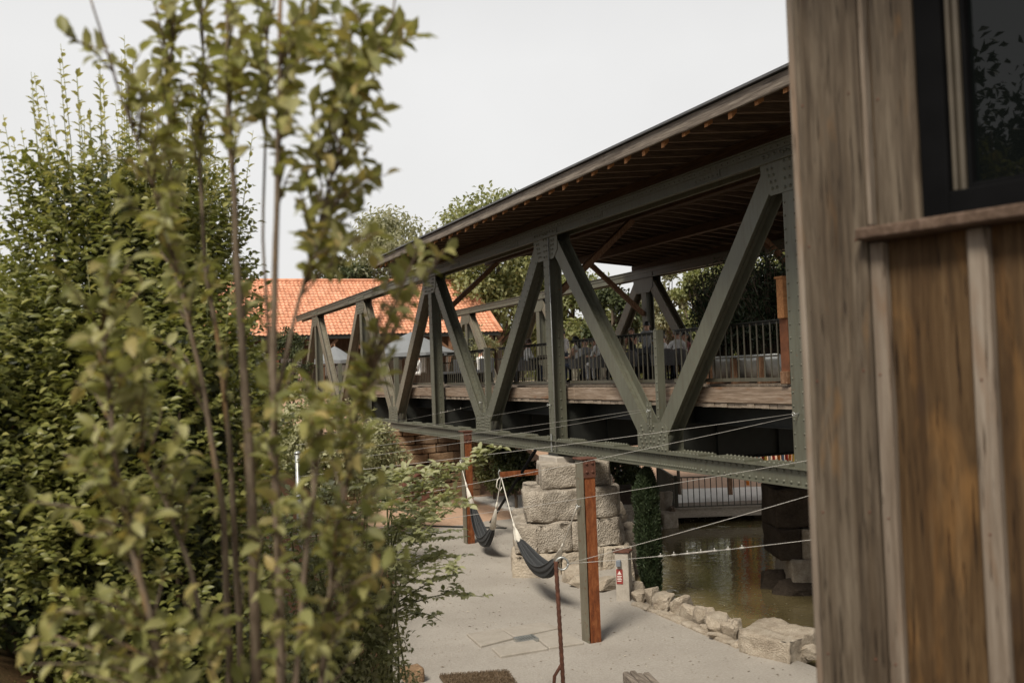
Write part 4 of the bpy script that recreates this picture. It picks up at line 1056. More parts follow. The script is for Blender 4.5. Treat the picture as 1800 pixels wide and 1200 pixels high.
# ------------------------------------------------------------------ trees
def tree(name, label, base, crown, mat, n, leaf, trunk_r=0.18, group=None, blobs=26, cat='tree', seed=0, droop=0.0, spread=0.85):
    """crown: (centre, radii). Limbs reach to clumps; leaf clusters fill the clumps unevenly"""
    r = random.Random(seed); g = np.random.default_rng(seed)
    C, RR = Vector(crown[0]), crown[1]
    t = thing(name, label, cat, tuple(base), group)
    cl = []
    for i in range(blobs):
        while True:
            v = Vector((r.uniform(-1, 1), r.uniform(-1, 1), r.uniform(-1, 1)))
            if v.length < 1: break
        v = v.normalized() * (v.length ** 0.45) * spread
        cl.append((C + Vector((v.x * RR[0], v.y * RR[1], v.z * RR[2])), r.uniform(.20, .38) * min(RR)))
    mb = MB(); top = C + Vector((0, 0, RR[2] * .45))
    b = Vector(base); pts = [b - Vector((0, 0, .3))] + [b.lerp(top, k / 6) + Vector((r.uniform(-.04, .04), r.uniform(-.04, .04), 0)) * RR[0] for k in range(1, 7)]
    mb.tube(pts, [trunk_r * (1.25 - .165 * k) for k in range(7)], 8)
    for c, cr in cl[:18]:
        k = r.randint(2, 5); s = pts[k]
        m_ = s.lerp(c, .5) + Vector((0, 0, -.08 * (c - s).length))
        mb.tube([s, m_, c], [trunk_r * .42, trunk_r * .25, trunk_r * .08], 5)
    mb.build('trunk', MT['trunk'], t)
    per = np.array([cr ** 2 for c, cr in cl]); per = (per / per.sum() * n).astype(int)
    P = []; D = []; Nn = []
    for (c, cr), k in zip(cl, per):
        d = unit(g.normal(size=(k, 3))); rad = cr * (g.random(k) ** .4) * (1 + .25 * g.normal(size=k))
        p = np.array(c) + d * rad[:, None] * np.array([1.1, 1.1, .85])
        if droop: p[:, 2] -= droop * g.random(k) ** 2 * cr
        P.append(p); dd = d * .6 + g.normal(size=(k, 3)) * .6; dd[:, 2] -= .3 + droop; D.append(dd); nn = d + g.normal(size=(k, 3)) * .5; nn[:, 2] += .6; Nn.append(nn)
    P = np.concatenate(P)
    foliage('crown', mat, P, np.concatenate(D), np.concatenate(Nn), leaf * (0.7 + .6 * g.random(len(P))), leaf * .55, t, LEAF4)
    return t
def tree_px(name, label, px, py, d, rpx, rpy, mat, n, leaf, **kw):
    c = at_d(px, py, d); k = d / FPX
    zb = hz(c.x, c.y)
    return tree(name, label, (c.x, c.y, zb), (c, (rpx * k, rpx * k, rpy * k)), mat, n, leaf, **kw)
TG = 'trees beyond the bridge'
tree_px('broadleaf_tree', 'tall green tree rising above the left end of the bridge roof', 872, 448, 66, 118, 122, MT['leaf_tree'], 17000, .34, seed=1, group=TG, trunk_r=.3, blobs=70)
tree_px('willow_tree', 'pale grey green willow behind the orange roof, left of the tall green tree', 690, 472, 84, 112, 104, MT['leaf_grey'], 16000, .40, seed=2, group=TG, droop=.6, trunk_r=.3, blobs=64)
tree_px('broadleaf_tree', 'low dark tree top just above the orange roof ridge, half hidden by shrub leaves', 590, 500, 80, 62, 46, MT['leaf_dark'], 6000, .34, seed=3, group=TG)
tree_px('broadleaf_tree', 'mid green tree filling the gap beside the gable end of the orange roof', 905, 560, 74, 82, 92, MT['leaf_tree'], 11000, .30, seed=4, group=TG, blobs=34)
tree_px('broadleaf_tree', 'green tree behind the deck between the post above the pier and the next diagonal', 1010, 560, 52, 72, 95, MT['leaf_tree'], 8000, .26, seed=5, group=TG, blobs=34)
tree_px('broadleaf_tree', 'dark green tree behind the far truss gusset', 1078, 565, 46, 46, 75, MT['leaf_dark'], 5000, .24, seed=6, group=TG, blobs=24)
tree_px('poplar_tree', 'slim pale poplar seen right of the far truss gusset', 1178, 545, 60, 32, 90, MT['leaf_grey'], 4000, .28, seed=7, group=TG, blobs=22)
tree_px('poplar_tree', 'slim green poplar beside the dark plant above the railing', 1222, 550, 56, 34, 95, MT['leaf_tree'], 4500, .28, seed=8, group=TG, blobs=22)
tree_px('broadleaf_tree', 'pale tree between the far truss post and the slim poplars', 1138, 570, 70, 40, 80, MT['leaf_grey'], 4500, .32, seed=18, group=TG, blobs=24)
tree_px('plum_bush', 'reddish bush above the railing in front of the poplars', 1185, 618, 33, 46, 34, MT['leaf_red'], 3000, .12, seed=9, cat='bush', trunk_r=.05)
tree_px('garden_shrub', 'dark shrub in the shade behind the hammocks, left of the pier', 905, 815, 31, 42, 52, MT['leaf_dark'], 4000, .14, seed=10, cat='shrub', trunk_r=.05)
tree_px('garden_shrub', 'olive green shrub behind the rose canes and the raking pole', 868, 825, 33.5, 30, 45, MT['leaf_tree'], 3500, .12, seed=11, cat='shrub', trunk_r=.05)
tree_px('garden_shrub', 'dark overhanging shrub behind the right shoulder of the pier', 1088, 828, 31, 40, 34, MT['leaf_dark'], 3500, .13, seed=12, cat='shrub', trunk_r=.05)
tree_px('olive_shrub', 'thin pale shrub on the terrace in front of the orange roofed house', 845, 605, 50, 32, 36, MT['leaf_pale'], 2500, .16, seed=13, cat='shrub', trunk_r=.05)
tree_px('reed_clump', 'pale sunlit shrub on the bank behind the blurred stems', 560, 790, 21, 95, 105, MT['leaf_pale'], 7000, .12, seed=14, cat='shrub', trunk_r=.03, blobs=44)
tree_px('reed_clump', 'low pale shrub on the bank just left of the brown wall', 640, 800, 26, 70, 60, MT['leaf_pale'], 5000, .12, seed=15, cat='shrub', trunk_r=.03, blobs=34)
tree_px('conifer_bush', 'dark green bush on the terrace seen between the blurred stems', 515, 640, 40, 36, 75, MT['leaf_dark'], 3500, .13, seed=16, cat='bush', trunk_r=.05)
tree_px('conifer_bush', 'dark green bush on the bank right behind the tall hedge', 445, 690, 22, 44, 90, MT['leaf_tree'], 3500, .10, seed=17, cat='bush', trunk_r=.05)
tree('reflected_tree', 'dark tree mirrored in the cabin window', (-9.5, 4.6, hz(-9.5, 4.6)), ((-9.5, 4.6, 5.9), (3.4, 4.4, 2.9)), MT['leaf_dark'], 45000, .15, seed=21, trunk_r=.2, blobs=95)
tree_px('broadleaf_tree', 'dark green tree beyond the pond, seen behind the potted plants at the right', 1330, 540, 54, 90, 170, MT['leaf_tree'], 9000, .3, seed=22, group=TG, blobs=44)
tree_px('broadleaf_tree', 'dark tree beyond the pond next to the cabin corner', 1440, 560, 50, 90, 160, MT['leaf_dark'], 9000, .3, seed=23, group=TG, blobs=44)
tree_px('broadleaf_tree', 'tall tree beyond the pond between the poplars and the potted plants', 1272, 500, 62, 60, 200, MT['leaf_tree'], 8000, .34, seed=24, group=TG, blobs=44)
# far wood closing the view behind the bridge
gq = np.random.default_rng(5); n = 26000
ang = R(22.6) + gq.uniform(R(-22), R(24), n); rad = 96 + gq.random(n) * 22
hgt = 3.2 + 3.0 * np.array([noise.noise((a * 26, 0, 0)) + .5 * noise.noise((a * 70, 3, 0)) for a in ang]) + 3.0 * (ang > R(22)) 
P = np.stack([np.sin(ang) * rad, np.cos(ang) * rad, gq.random(n) ** .8 * np.maximum(1.5, hgt + 2.5)], -1)
foliage('distant_wood', MT['leaf_tree'], P, rdir(n), rdir(n) + [0, 0, .6], .9, .6, None, LEAF4); tag(bpy.data.objects['distant_wood'], kind='stuff')

# cypress at the pond edge
cb = at_d(1144, 1042, 18.9); cb.z = -.3; ct = at_d(1141, 822, 18.9).z
cy = thing('cypress', 'narrow dark green columnar cypress at the water edge right of the bollard', 'cypress', tuple(cb))
Hc = ct - cb.z; n = 15000
u = nrg.random(n) ** .85; a = nrg.random(n) * 2 * np.pi
env = np.clip(np.where(u < .86, .175 * (0.72 + .5 * np.sin(np.clip(u, 0, 1) * 2.6)), .20 * np.sqrt(np.clip((1 - u) / .14, 0, 1)) * .9), 0.02, 1)
lump = np.array([noise.noise((math.cos(x) * 2.1, math.sin(x) * 2.1, z * 5.5)) for x, z in zip(a, u)]); env = env * (1 + .42 * lump)
rr = env * (.55 + .5 * nrg.random(n) ** .5)
P = np.stack([cb.x + np.cos(a) * rr + .03 * np.sin(u * 7), cb.y + np.sin(a) * rr, cb.z + .05 + u * Hc * .97], -1)
D = np.stack([np.cos(a) * .5, np.sin(a) * .5, np.full(n, .9)], -1) + nrg.normal(size=(n, 3)) * .35
foliage('crown', MT['leaf_cypress'], P, D, np.stack([np.cos(a), np.sin(a), np.full(n, .2)], -1) + nrg.normal(size=(n, 3)) * .4, .075 * (.7 + .6 * nrg.random(n)), .026, cy, LEAF4)
mb = MB(); mb.tube([(cb.x, cb.y, cb.z - .2), (cb.x, cb.y, cb.z + Hc * .9)], [.07, .02], 8); mb.build('trunk', MT['trunk'], cy)

# ------------------------------------------------------------------ hornbeam hedge columns
def hedge(label, px, d, ztop, hw, n, seed, shoots=26, name='hornbeam_column'):
    g = np.random.default_rng(seed); c = at_d(px, 900, d); zb = hz(c.x, c.y)
    t = thing(name, label, 'hedge', (c.x, c.y, zb), 'upright hornbeam columns on the bank')
    P = []; D = []; Nn = []; mb = MB()
    for i in range(7):
        a = g.uniform(0, 6.28); r_ = hw * .5 * g.random()
        mb.tube([(c.x + .15 * math.cos(a), c.y + .15 * math.sin(a), zb - .2), (c.x + r_ * math.cos(a), c.y + r_ * math.sin(a), zb + (ztop - zb) * .45), (c.x + 1.3 * r_ * math.cos(a), c.y + 1.3 * r_ * math.sin(a), zb + (ztop - zb) * .85)], [.035, .022, .006], 6)
    m = n // 9
    for i in range(m):                            # short leafy twigs all round the column
        u = g.random() ** .9; a = g.uniform(0, 6.28)
        e = hw * (.86 + .26 * math.sin(u * 2.8)) * (1 - .35 * max(0, u - .8) / .2) * (1 + .16 * noise.noise((math.cos(a) * 1.6, math.sin(a) * 1.6, u * 5 + seed)))
        r0 = e * (.45 + .55 * g.random() ** .6); z = zb + .12 + u * (ztop - zb) * .93
        o = np.array([c.x + r0 * math.cos(a), c.y + r0 * math.sin(a), z])
        dr = np.array([math.cos(a) * .8, math.sin(a) * .8, .75]) + g.normal(size=3) * .35; dr /= np.linalg.norm(dr)
        L = .24 + .12 * g.random()
        for k in range(9):
            s = np.cross(dr, [0, 0, 1]); s /= np.linalg.norm(s) + 1e-9
            P.append(o + dr * L * (k / 9)); sd = 1 if k % 2 else -1
            D.append(dr * .7 + s * sd * .8 + g.normal(size=3) * .25 + [0, 0, -.15]); Nn.append(np.array([math.cos(a) * .5, math.sin(a) * .5, 1.0]) + g.normal(size=3) * .35)
    foliage('foliage', MT['leaf_hedge'], P, D, Nn, .062 * (.75 + .5 * g.random(len(P))), .036, t)
    q = 3600; u_ = g.random(q); a_ = g.random(q) * 6.28; e_ = hw * .72 * g.random(q) ** .5 * (1 - .5 * np.clip(u_ - .75, 0, 1))
    foliage('inner_foliage', MT['leaf_dark'], np.stack([c.x + e_ * np.cos(a_), c.y + e_ * np.sin(a_), zb + .1 + u_ * (ztop - zb) * .9], -1), g.normal(size=(q, 3)), g.normal(size=(q, 3)) + [0, 0, .8], .095, .06, t)  # darker leaf colour paints the deep shade inside the column
    P = []; D = []; Nn = []; st = MB()
    for i in range(shoots):                       # long young shoots standing above the clipped mass
        a = g.uniform(0, 6.28); r_ = hw * .95 * g.random() ** .5; o = np.array([c.x + r_ * math.cos(a), c.y + r_ * math.sin(a), ztop - .45 - .25 * r_ / hw])
        L = .35 + .75 * g.random() * (1.15 - .6 * r_ / hw); tip = o + np.array([math.cos(a) * .16 * r_ / hw, math.sin(a) * .16 * r_ / hw, L + .25])
        st.tube([o, (o + tip) / 2 + g.normal(size=3) * .012, tip], [.006, .004, .002], 4)
        k = int((L + .25) / .042)
        for j in range(k):
            p = o + (tip - o) * (j / k); aa = j * 2.6 + i; sz = 1 - .55 * j / k
            P.append(p); D.append(np.array([math.cos(aa) * .8, math.sin(aa) * .8, .62]) + g.normal(size=3) * .15); Nn.append(np.array([-math.cos(aa) * .5, -math.sin(aa) * .5, 1]) + g.normal(size=3) * .2)
    foliage('young_shoots', MT['leaf_shoot'], P, D, Nn, .062 * (.7 + .4 * g.random(len(P))), .032, t)
    mb.v, mb.f, mb.m, mb.s
    mb.build('stems', MT['bark'], t); st.build('shoot_stems', MT['cane'], t)
hedge('tall hornbeam column with pale upright shoots, behind the blurred shrub', 215, 6.6, 5.75, .62, 16000, 1, 60)
hedge('right hand shorter hornbeam column behind the blurred stems', 325, 7.6, 5.85, .47, 12000, 2, 44)
hedge('leftmost hornbeam column, its top lower than its neighbour, at the left edge', -25, 7.6, 5.0, .62, 13000, 3, 44)
hedge('low hornbeam column in front of the leftmost one at the left edge', 60, 6.2, 4.78, .58, 12000, 4, 10)
hedge('low hornbeam clump filling the foot of the hedge beside the stems', 285, 6.2, 4.7, .58, 12000, 5, 6)
p = at_d(8, 1088, 6.2); p.z = hz(p.x, p.y) + .07
tag(from_bm('bank_boulder', rock_bm((.26, .22, .22), 333, p, .6), MT['lime'], None, False), 'pale boulder on the bark mulch at the lower left corner', 'rock')

# ------------------------------------------------------------------ out of focus shrub close to the camera
fgd = {}
def stem(pts, d0, d1, w0, w1):
    n = len(pts); out = []
    for i, (x, y) in enumerate(pts):
        out.append(at_d(x, y, d0 + (d1 - d0) * i / (n - 1)))
    return out, [w0 + (w1 - w0) * i / (n - 1) for i in range(n)]
base = at_d(470, 1900, 2.55); base.z = min(base.z, hz(base.x, base.y) - .05)
fs = thing('blurred_shrub', 'tall multi stemmed shrub with olive leaves close to the camera, out of focus', 'shrub', tuple(base))
stems_px = [([(470, 1700), (452, 1250), (446, 950), (437, 760), (426, 600), (414, 420), (405, 250), (400, 60), (398, -120)], 2.45, 2.6, .021, .0055),
            ([(505, 1700), (494, 1250), (492, 1020), (482, 800), (479, 600), (484, 430), (489, 260), (492, 90), (494, -120)], 2.35, 2.4, .018, .005),
            ([(400, 1700), (405, 1150), (395, 900), (372, 760), (348, 640), (318, 500), (300, 380), (296, 200), (310, -60)], 2.6, 2.8, .014, .004),
            ([(430, 1700), (420, 1100), (405, 800), (385, 620), (362, 470), (350, 300), (358, 100), (352, -80)], 2.7, 2.9, .013, .004),
            ([(360, 1700), (300, 1250), (268, 1090), (240, 980), (216, 880), (200, 780), (192, 690), (175, 560)], 2.2, 2.3, .014, .005),
            ([(420, 1650), (380, 1200), (335, 1000), (290, 880), (240, 780)], 2.4, 2.5, .011, .005),
            ([(540, 1700), (555, 1300), (575, 1080), (600, 900), (622, 760), (640, 660)], 2.4, 2.6, .012, .004),
            ([(520, 1650), (520, 1200), (540, 950), (560, 800), (575, 700)], 2.2, 2.3, .011, .004),
            ([(488, 700), (520, 560), (548, 440), (578, 330), (610, 220), (640, 120), (690, 30), (700, -60)], 2.4, 2.5, .007, .003),
            ([(470, 620), (462, 420), (466, 200), (470, 0), (472, -100)], 2.6, 2.7, .006, .003),
            ([(310, 480), (270, 330), (215, 180), (180, 70), (150, -40)], 2.5, 2.4, .006, .003)]
for pts, d0, d1, w0, w1 in stems_px:
    p, w = stem(pts, d0, d1, w0 * .74, w1 * .74); mb = MB()
    pf, wf = [], []
    for i in range(len(p) - 1):                   # finer, slightly wobbling
        for k in range(4):
            q = p[i].lerp(p[i + 1], k / 4) + Vector((noise.noise((i + k * .3, w0 * 900, 0)), noise.noise((i + k * .3, 7, w0 * 900)), 0)) * .006
            pf.append(q); wf.append((w[i] + (w[i + 1] - w[i]) * k / 4) * (1 + .10 * noise.noise((i * 4 + k, w0 * 300, 2))))
    mb.tube(pf, wf, 8); mb.build('stem', MT['bark'], fs)
sp = []                                            # picture positions along the stems, for growing twigs
for pts, d0, d1, w0, w1 in stems_px:
    for i in range(len(pts) - 1):
        for k in range(6):
            u = (i + k / 6) / (len(pts) - 1); sp.append((pts[i][0] + (pts[i + 1][0] - pts[i][0]) * k / 6, pts[i][1] + (pts[i + 1][1] - pts[i][1]) * k / 6, d0 + (d1 - d0) * u))
sp = np.array(sp)
clumps = [(330, 30, 100, 80, 17), (470, 40, 120, 80, 22), (600, 60, 80, 80, 15), (410, 150, 130, 70, 16), (330, 200, 90, 90, 10), (290, 110, 60, 90, 9), (520, 240, 60, 90, 6), (590, 180, 75, 90, 10), (700, 45, 55, 40, 8), (560, 130, 70, 90, 10), (655, 140, 45, 80, 7), (640, 270, 48, 70, 7),
          (600, 390, 80, 55, 9), (735, 445, 55, 30, 10), (640, 440, 60, 40, 7), (600, 730, 110, 50, 6), (690, 640, 50, 30, 4), (690, 960, 60, 60, 4), (560, 330, 40, 60, 3), (250, 300, 90, 100, 12), (320, 420, 110, 90, 10), (170, 480, 100, 70, 5), (250, 560, 130, 80, 10), (400, 560, 90, 110, 5), (190, 640, 150, 70, 12), (380, 700, 120, 90, 6),
          (570, 660, 90, 40, 7), (620, 740, 100, 60, 9), (220, 780, 140, 80, 10), (420, 830, 130, 90, 11), (600, 860, 110, 80, 9), (160, 900, 120, 90, 8), (330, 950, 160, 80, 8), (560, 990, 130, 90, 9), (640, 1020, 60, 70, 4), (250, 1080, 180, 70, 12), (450, 1100, 160, 90, 11), (620, 1120, 80, 90, 7),
          (140, 1130, 130, 60, 7), (350, 1190, 300, 60, 16), (500, 720, 70, 90, 3), (140, 40, 40, 60, 2), (120, 800, 70, 60, 3)]
P = []; D = []; Nn = []; LL = []; tw = MB(); fr = random.Random(3); gf = np.random.default_rng(3)
for cx, cy_, rx, ry, n in clumps:
    for i in range(n):
        a = fr.uniform(0, 6.28); q = math.sqrt(fr.random()); x, y = cx + rx * q * math.cos(a), cy_ + ry * q * math.sin(a)
        d2 = (sp[:, 0] - x) ** 2 + ((sp[:, 1] - (y + 90)) ** 2); j = int(np.argmin(d2)); s = sp[j]
        dep = s[2] + fr.gauss(.0, .17)
        A_ = at_d(s[0], s[1], s[2]); B_ = at_d(x, y, max(2.12, dep))
        L = (B_ - A_).length
        if L > .42: A_ = B_ + (A_ - B_) * (.42 / L); fresh = True
        A_0 = at_d(s[0], s[1], s[2])
        m_ = A_.lerp(B_, .5) + Vector((fr.gauss(0, .012), fr.gauss(0, .012), .02))
        if (A_0 - A_).length > .03: tw.tube([A_0, A_0.lerp(A_, .5) + Vector((0, 0, -.01)), A_, m_, B_], [.0042, .0036, .003, .0024, .0014], 5)
        else: tw.tube([A_, m_, B_], [.0032, .0024, .0014], 5)
        k = fr.randint(6, 10); dirv = (B_ - A_).normalized()
        for t_ in range(k):
            u = .22 + .78 * t_ / (k - 1); pos = (A_ * (1 - u) ** 2 + m_ * 2 * u * (1 - u) + B_ * u ** 2)
            sd = dirv.orthogonal().normalized(); sd.rotate(Matrix.Rotation(t_ * 2.4 + i, 3, dirv)) if False else None
            v = Vector(gf.normal(size=3)); v = v - dirv * v.dot(dirv); v.normalize()
            ld = dirv * .55 + v * .85 + Vector((0, 0, fr.uniform(-.45, .25)))
            P.append(pos); D.append(ld); Nn.append(Vector((fr.gauss(0, .5), fr.gauss(0, .5), 1))); LL.append(fr.uniform(.034, .066))
foliage('leaves', MT['leaf_fg'], P, D, Nn, LL, np.array(LL) * .56, fs)
tw.build('twigs', MT['bark'], fs)

# ------------------------------------------------------------------ rose with arching canes in the middle ground
rbp = at_d(640, 1300, 9.0); rbp.z = hz(rbp.x, rbp.y)
ro = thing('rose_shrub', 'pale green rose shrub with long arching canes beside the path', 'rose', tuple(rbp))
canes = [((690, 900), (800, 830), (893, 783)), ((690, 980), (760, 915), (812, 880)), ((660, 900), (740, 850), (790, 846)), ((650, 850), (690, 830), (735, 832)), ((690, 1050), (750, 985), (812, 1008)),
         ((690, 1080), (770, 1030), (848, 1045)), ((680, 1100), (740, 1060), (775, 1090)), ((640, 1100), (690, 1040), (705, 1120)), ((640, 960), (700, 930), (740, 960)), ((600, 950), (640, 880), (690, 880)), ((620, 1000), (690, 985), (735, 1010)),
         ((640, 900), (700, 870), (745, 905)), ((650, 1130), (690, 1120), (700, 1180)), ((560, 1000), (560, 900), (600, 850)), ((540, 1050), (500, 950), (520, 880)), ((680, 960), (740, 930), (790, 940)), ((690, 870), (740, 850), (800, 830)), ((690, 1000), (760, 960), (800, 985)),
         ((600, 1120), (620, 1010), (660, 940)), ((620, 1150), (660, 1060), (690, 1010)), ((560, 1120), (540, 1010), (560, 960)), ((480, 1100), (470, 1000), (480, 940)), ((700, 940), (760, 890), (805, 872)), ((670, 930), (715, 905), (770, 915))]
P = []; D = []; Nn = []; LL = []; cm = MB(); rr_ = random.Random(9); gr_ = np.random.default_rng(9)
for rep in range(2):
  for ci, (a, b, c) in enumerate(canes):
    if rep and ci in (0, 1, 2, 5, 6): continue
    d = rr_.uniform(8.2, 9.6); jx = lambda v: (v[0] + rr_.gauss(0, 14) * (1 if rep else .3), v[1] + rr_.gauss(0, 14) * (1 if rep else .3))
    A_, B_, C_ = at_d(*jx(a), d), at_d(*jx(b), d - .1), at_d(*jx(c), d - .2)
    root = rbp + Vector((rr_.gauss(0, .25), rr_.gauss(0, .25), 0))
    pts = [root, root.lerp(A_, .55) + Vector((0, 0, .15)), A_] + [A_ * (1 - u) ** 2 + B_ * 2 * u * (1 - u) + C_ * u ** 2 for u in (.2, .4, .6, .8, 1)]
    cm.tube(pts, [.010, .009, .008, .007, .006, .005, .004, .002], 5)
    n = int((C_ - A_).length / .045) + 6
    for i in range(n):
        u = i / n; p = A_ * (1 - u) ** 2 + B_ * 2 * u * (1 - u) + C_ * u ** 2
        v = Vector(gr_.normal(size=3)); v.z = abs(v.z) * .5; v.normalize()
        pl = rr_.uniform(.06, .15) ; q = p + v * pl + Vector((0, 0, -.02)); cm.tube([p, q], .0018, 3)
        s = v.cross(Vector((0, 0, 1))).normalized()
        for (f, sd) in ((.45, 1), (.45, -1), (.75, 1), (.75, -1), (1.0, 0)):
            P.append(p.lerp(q, f)); dd = v * (.5 if sd else 1) + s * sd * .9 + Vector((0, 0, rr_.uniform(-.35, .1))); D.append(dd); Nn.append(Vector((rr_.gauss(0, .35), rr_.gauss(0, .35), 1))); LL.append(rr_.uniform(.052, .088) * (1.15 if not sd else 1))
foliage('leaves', MT['leaf_rose'], P, D, Nn, LL, np.array(LL) * .62, ro); cm.build('canes', MT['cane'], ro)
# low ground planting below the shrubs
def bush_ground(label, px, py, d, rx, rz, n, seed, mat='leaf_rose'):
    g = np.random.default_rng(seed); c = at_d(px, py, d); zb = hz(c.x, c.y)
    t = thing('ground_shrub', label, 'shrub', (c.x, c.y, zb), 'low shrubs on the bank')
    m = n // 7; P = []; D = []; Nn = []; st = MB()
    for i in range(m):
        dv = g.normal(size=3); dv[2] = abs(dv[2]); dv /= np.linalg.norm(dv); f = .5 + .55 * g.random()
        o = np.array([c.x, c.y, zb]) + dv * f * [rx, rx, rz]
        if i % 9 == 0: st.tube([(c.x, c.y, zb - .05), (np.array([c.x, c.y, zb]) + o) / 2 + [0, 0, .1], o], [.007, .005, .002], 4)
        for k in range(7):
            P.append(o + g.normal(size=3) * .05); D.append(dv * .5 + g.normal(size=3) * .6); Nn.append(np.array([0, 0, 1]) + dv * .4 + g.normal(size=3) * .4)
    foliage('foliage', MT[mat], P, D, Nn, .055 * (.7 + .6 * g.random(len(P))), .034, t); st.build('stems', MT['cane'], t)
bush_ground('low green shrub at the bottom edge left of the path', 600, 1180, 9.4, .75, .9, 4200, 41, 'leaf_hedge')
bush_ground('low leafy shrub under the blurred stems', 470, 1120, 8.0, .7, .9, 4200, 42)
bush_ground('dark low shrub at the bottom left under the hedge', 170, 1190, 6.0, .55, .45, 3000, 43, 'leaf_hedge')
bush_ground('dark low shrub at the foot of the blurred stems beside the hedge', 380, 1170, 6.6, .6, .6, 3400, 44, 'leaf_hedge')
bush_ground('dark leafy shrub edging the path below the rose', 672, 1130, 8.2, .46, .95, 5200, 45, 'leaf_rose')
bush_ground('pale leafy shrub behind the blurred stems, left of the rose', 575, 1110, 8.9, .85, 1.95, 9500, 46, 'leaf_pale')
# ------------------------------------------------------------------ orange roofed house on the terrace
RX0, RX1, RYR, RZR, RYE, RZE = 1.0, 22.6, 61.4, 10.35, 56.0, 6.75
hs = thing('tiled_house', 'long low house with an orange tiled roof and shaded timber front beyond the bridge', 'house', (12, 60, 3.3))
m, nt, b, _ = newmat('roof_tile')
v = mapped(nt); f = tex(nt, mapped(nt, (4.2, 1.4, 1.4)), 1.0, 3, .6); f2 = tex(nt, v, .5, 4)
c = ramp(nt, f, [(.3, (.46, .20, .115)), (.5, (.66, .32, .195)), (.7, (.76, .43, .29))]); c = mix(nt, .3, c, ramp(nt, f2, [(.3, (.42, .16, .08)), (.7, (.64, .30, .18))]))
fl = N(nt, 'ShaderNodeVectorMath', operation='FLOOR'); nt.links.new(mapped(nt, (1 / .24, 0, 19 / (RZR - RZE))), fl.inputs[0])
wn_ = nt.nodes.new('ShaderNodeTexWhiteNoise'); nt.links.new(fl.outputs[0], wn_.inputs['Vector'])
c = mix(nt, 1.0, c, ramp(nt, wn_.outputs['Value'], [(0, (.84, .83, .82)), (.2, (.97, .97, .97)), (.8, (1.04, 1.04, 1.04)), (1, (1.14, 1.15, 1.15))]), 'MULTIPLY')
nt.links.new(c, b.inputs['Base Color']); b.inputs['Roughness'].default_value = .8
def tiled(y0, z0, y1, z1):
    mb = MB(); rows = 19; per = 5; nc = int((RX1 - RX0) / .24); vs = []; fs = []
    sl = Vector((0, y1 - y0, z1 - z0)); up = Vector((0, -(z1 - z0), (y1 - y0))).normalized()
    if up.z < 0: up = -up
    w = nc * per + 1
    for r_ in range(rows):
        for e in (0, 1):
            base = Vector((0, y0, z0)) + sl * ((r_ + e) / rows); lift = .04 if e == 0 else .0
            for i in range(w):
                ph = i / per * 2 * math.pi; p = base + up * (lift + .026 * math.cos(ph)); vs.append((RX0 + (RX1 - RX0) * i / (w - 1), p.y, p.z))
    for k in range(rows * 2 - 1):
        for i in range(w - 1): fs.append((k * w + i, k * w + i + 1, (k + 1) * w + i + 1, (k + 1) * w + i))
    mb.add(vs, fs, 0, False); return mb
rf = tiled(RYE, RZE, RYR, RZR).build('roof', m, hs)
tiled(2 * RYR - RYE, RZE, RYR, RZR).build('rear_roof', m, hs)
mb = MB(); mb.tube([(RX0 - .05, RYR, RZR + .03), (RX1 + .05, RYR, RZR + .03)], .12, 8); mb.build('ridge', m, rf)
mb = MB()
for x in (RX0, RX1): mb.beam((x, RYE - .05, RZE + .03), (x, RYR, RZR + .05), .22, .12, (0, 0, 1))
mb.build('verge', m, rf)
mb = MB(); mb.box(((RX0 + RX1) / 2, RYE + .1, RZE - .1), (RX1 - RX0, .08, .22)); mb.box(((RX0 + RX1) / 2, RYE + .8, RZE - .02), (RX1 - RX0 - .1, 1.4, .06)); mb.build('eave_board', MT['dark_steel'], hs)
mb = MB(); mb.box(((RX0 + RX1) / 2, RYR, 4.7), (RX1 - RX0 - 1.6, 6.2, 4.2)); 
mb.add([(RX1 - .8, RYR - 3.1, 6.8), (RX1 - .8, RYR + 3.1, 6.8), (RX1 - .8, RYR, 10.0), (RX1 - .9, RYR - 3.1, 6.8), (RX1 - .9, RYR + 3.1, 6.8), (RX1 - .9, RYR, 10.0)], [(0, 1, 2), (5, 4, 3), (0, 2, 5, 3), (1, 4, 5, 2)])
mb.build('wall', mat_wood('house_dark_boards', (.04, .025, .016), (.085, .055, .035), (.13, .09, .06), (3, 3, .4)), hs)
for i, x in enumerate(np.linspace(RX0 + .5, RX1 - .6, 9)):
    mb = MB(); mb.box((x, RYE + .35, 4.9), (.22, .22, 3.6), None, 0, .02); mb.beam((x, RYE + .35, 5.7), (x + .9, RYE + .35, 6.5), .14, .14); mb.beam((x, RYE + .35, 5.7), (x - .9, RYE + .35, 6.5), .14, .14); mb.build('porch_post', MT['corten'] if i in (2, 3) else MT['brace'], hs)
for x in np.linspace(RX0 + 1.8, RX1 - 2.2, 8):
    mb = MB(); mb.box((x, RYR - 3.14, 5.0), (1.3, .06, 1.2)); wn = mb.build('window', MT['fascia'], hs)
    mb = MB()
    for dx in (-.31, .31):
        mb.box((x + dx, RYR - 3.175, 5.0), (.54, .02, 1.05))
    mb.build('pane', mat_plain('window_light', (.5, .5, .48), .15, 0, .1), wn)

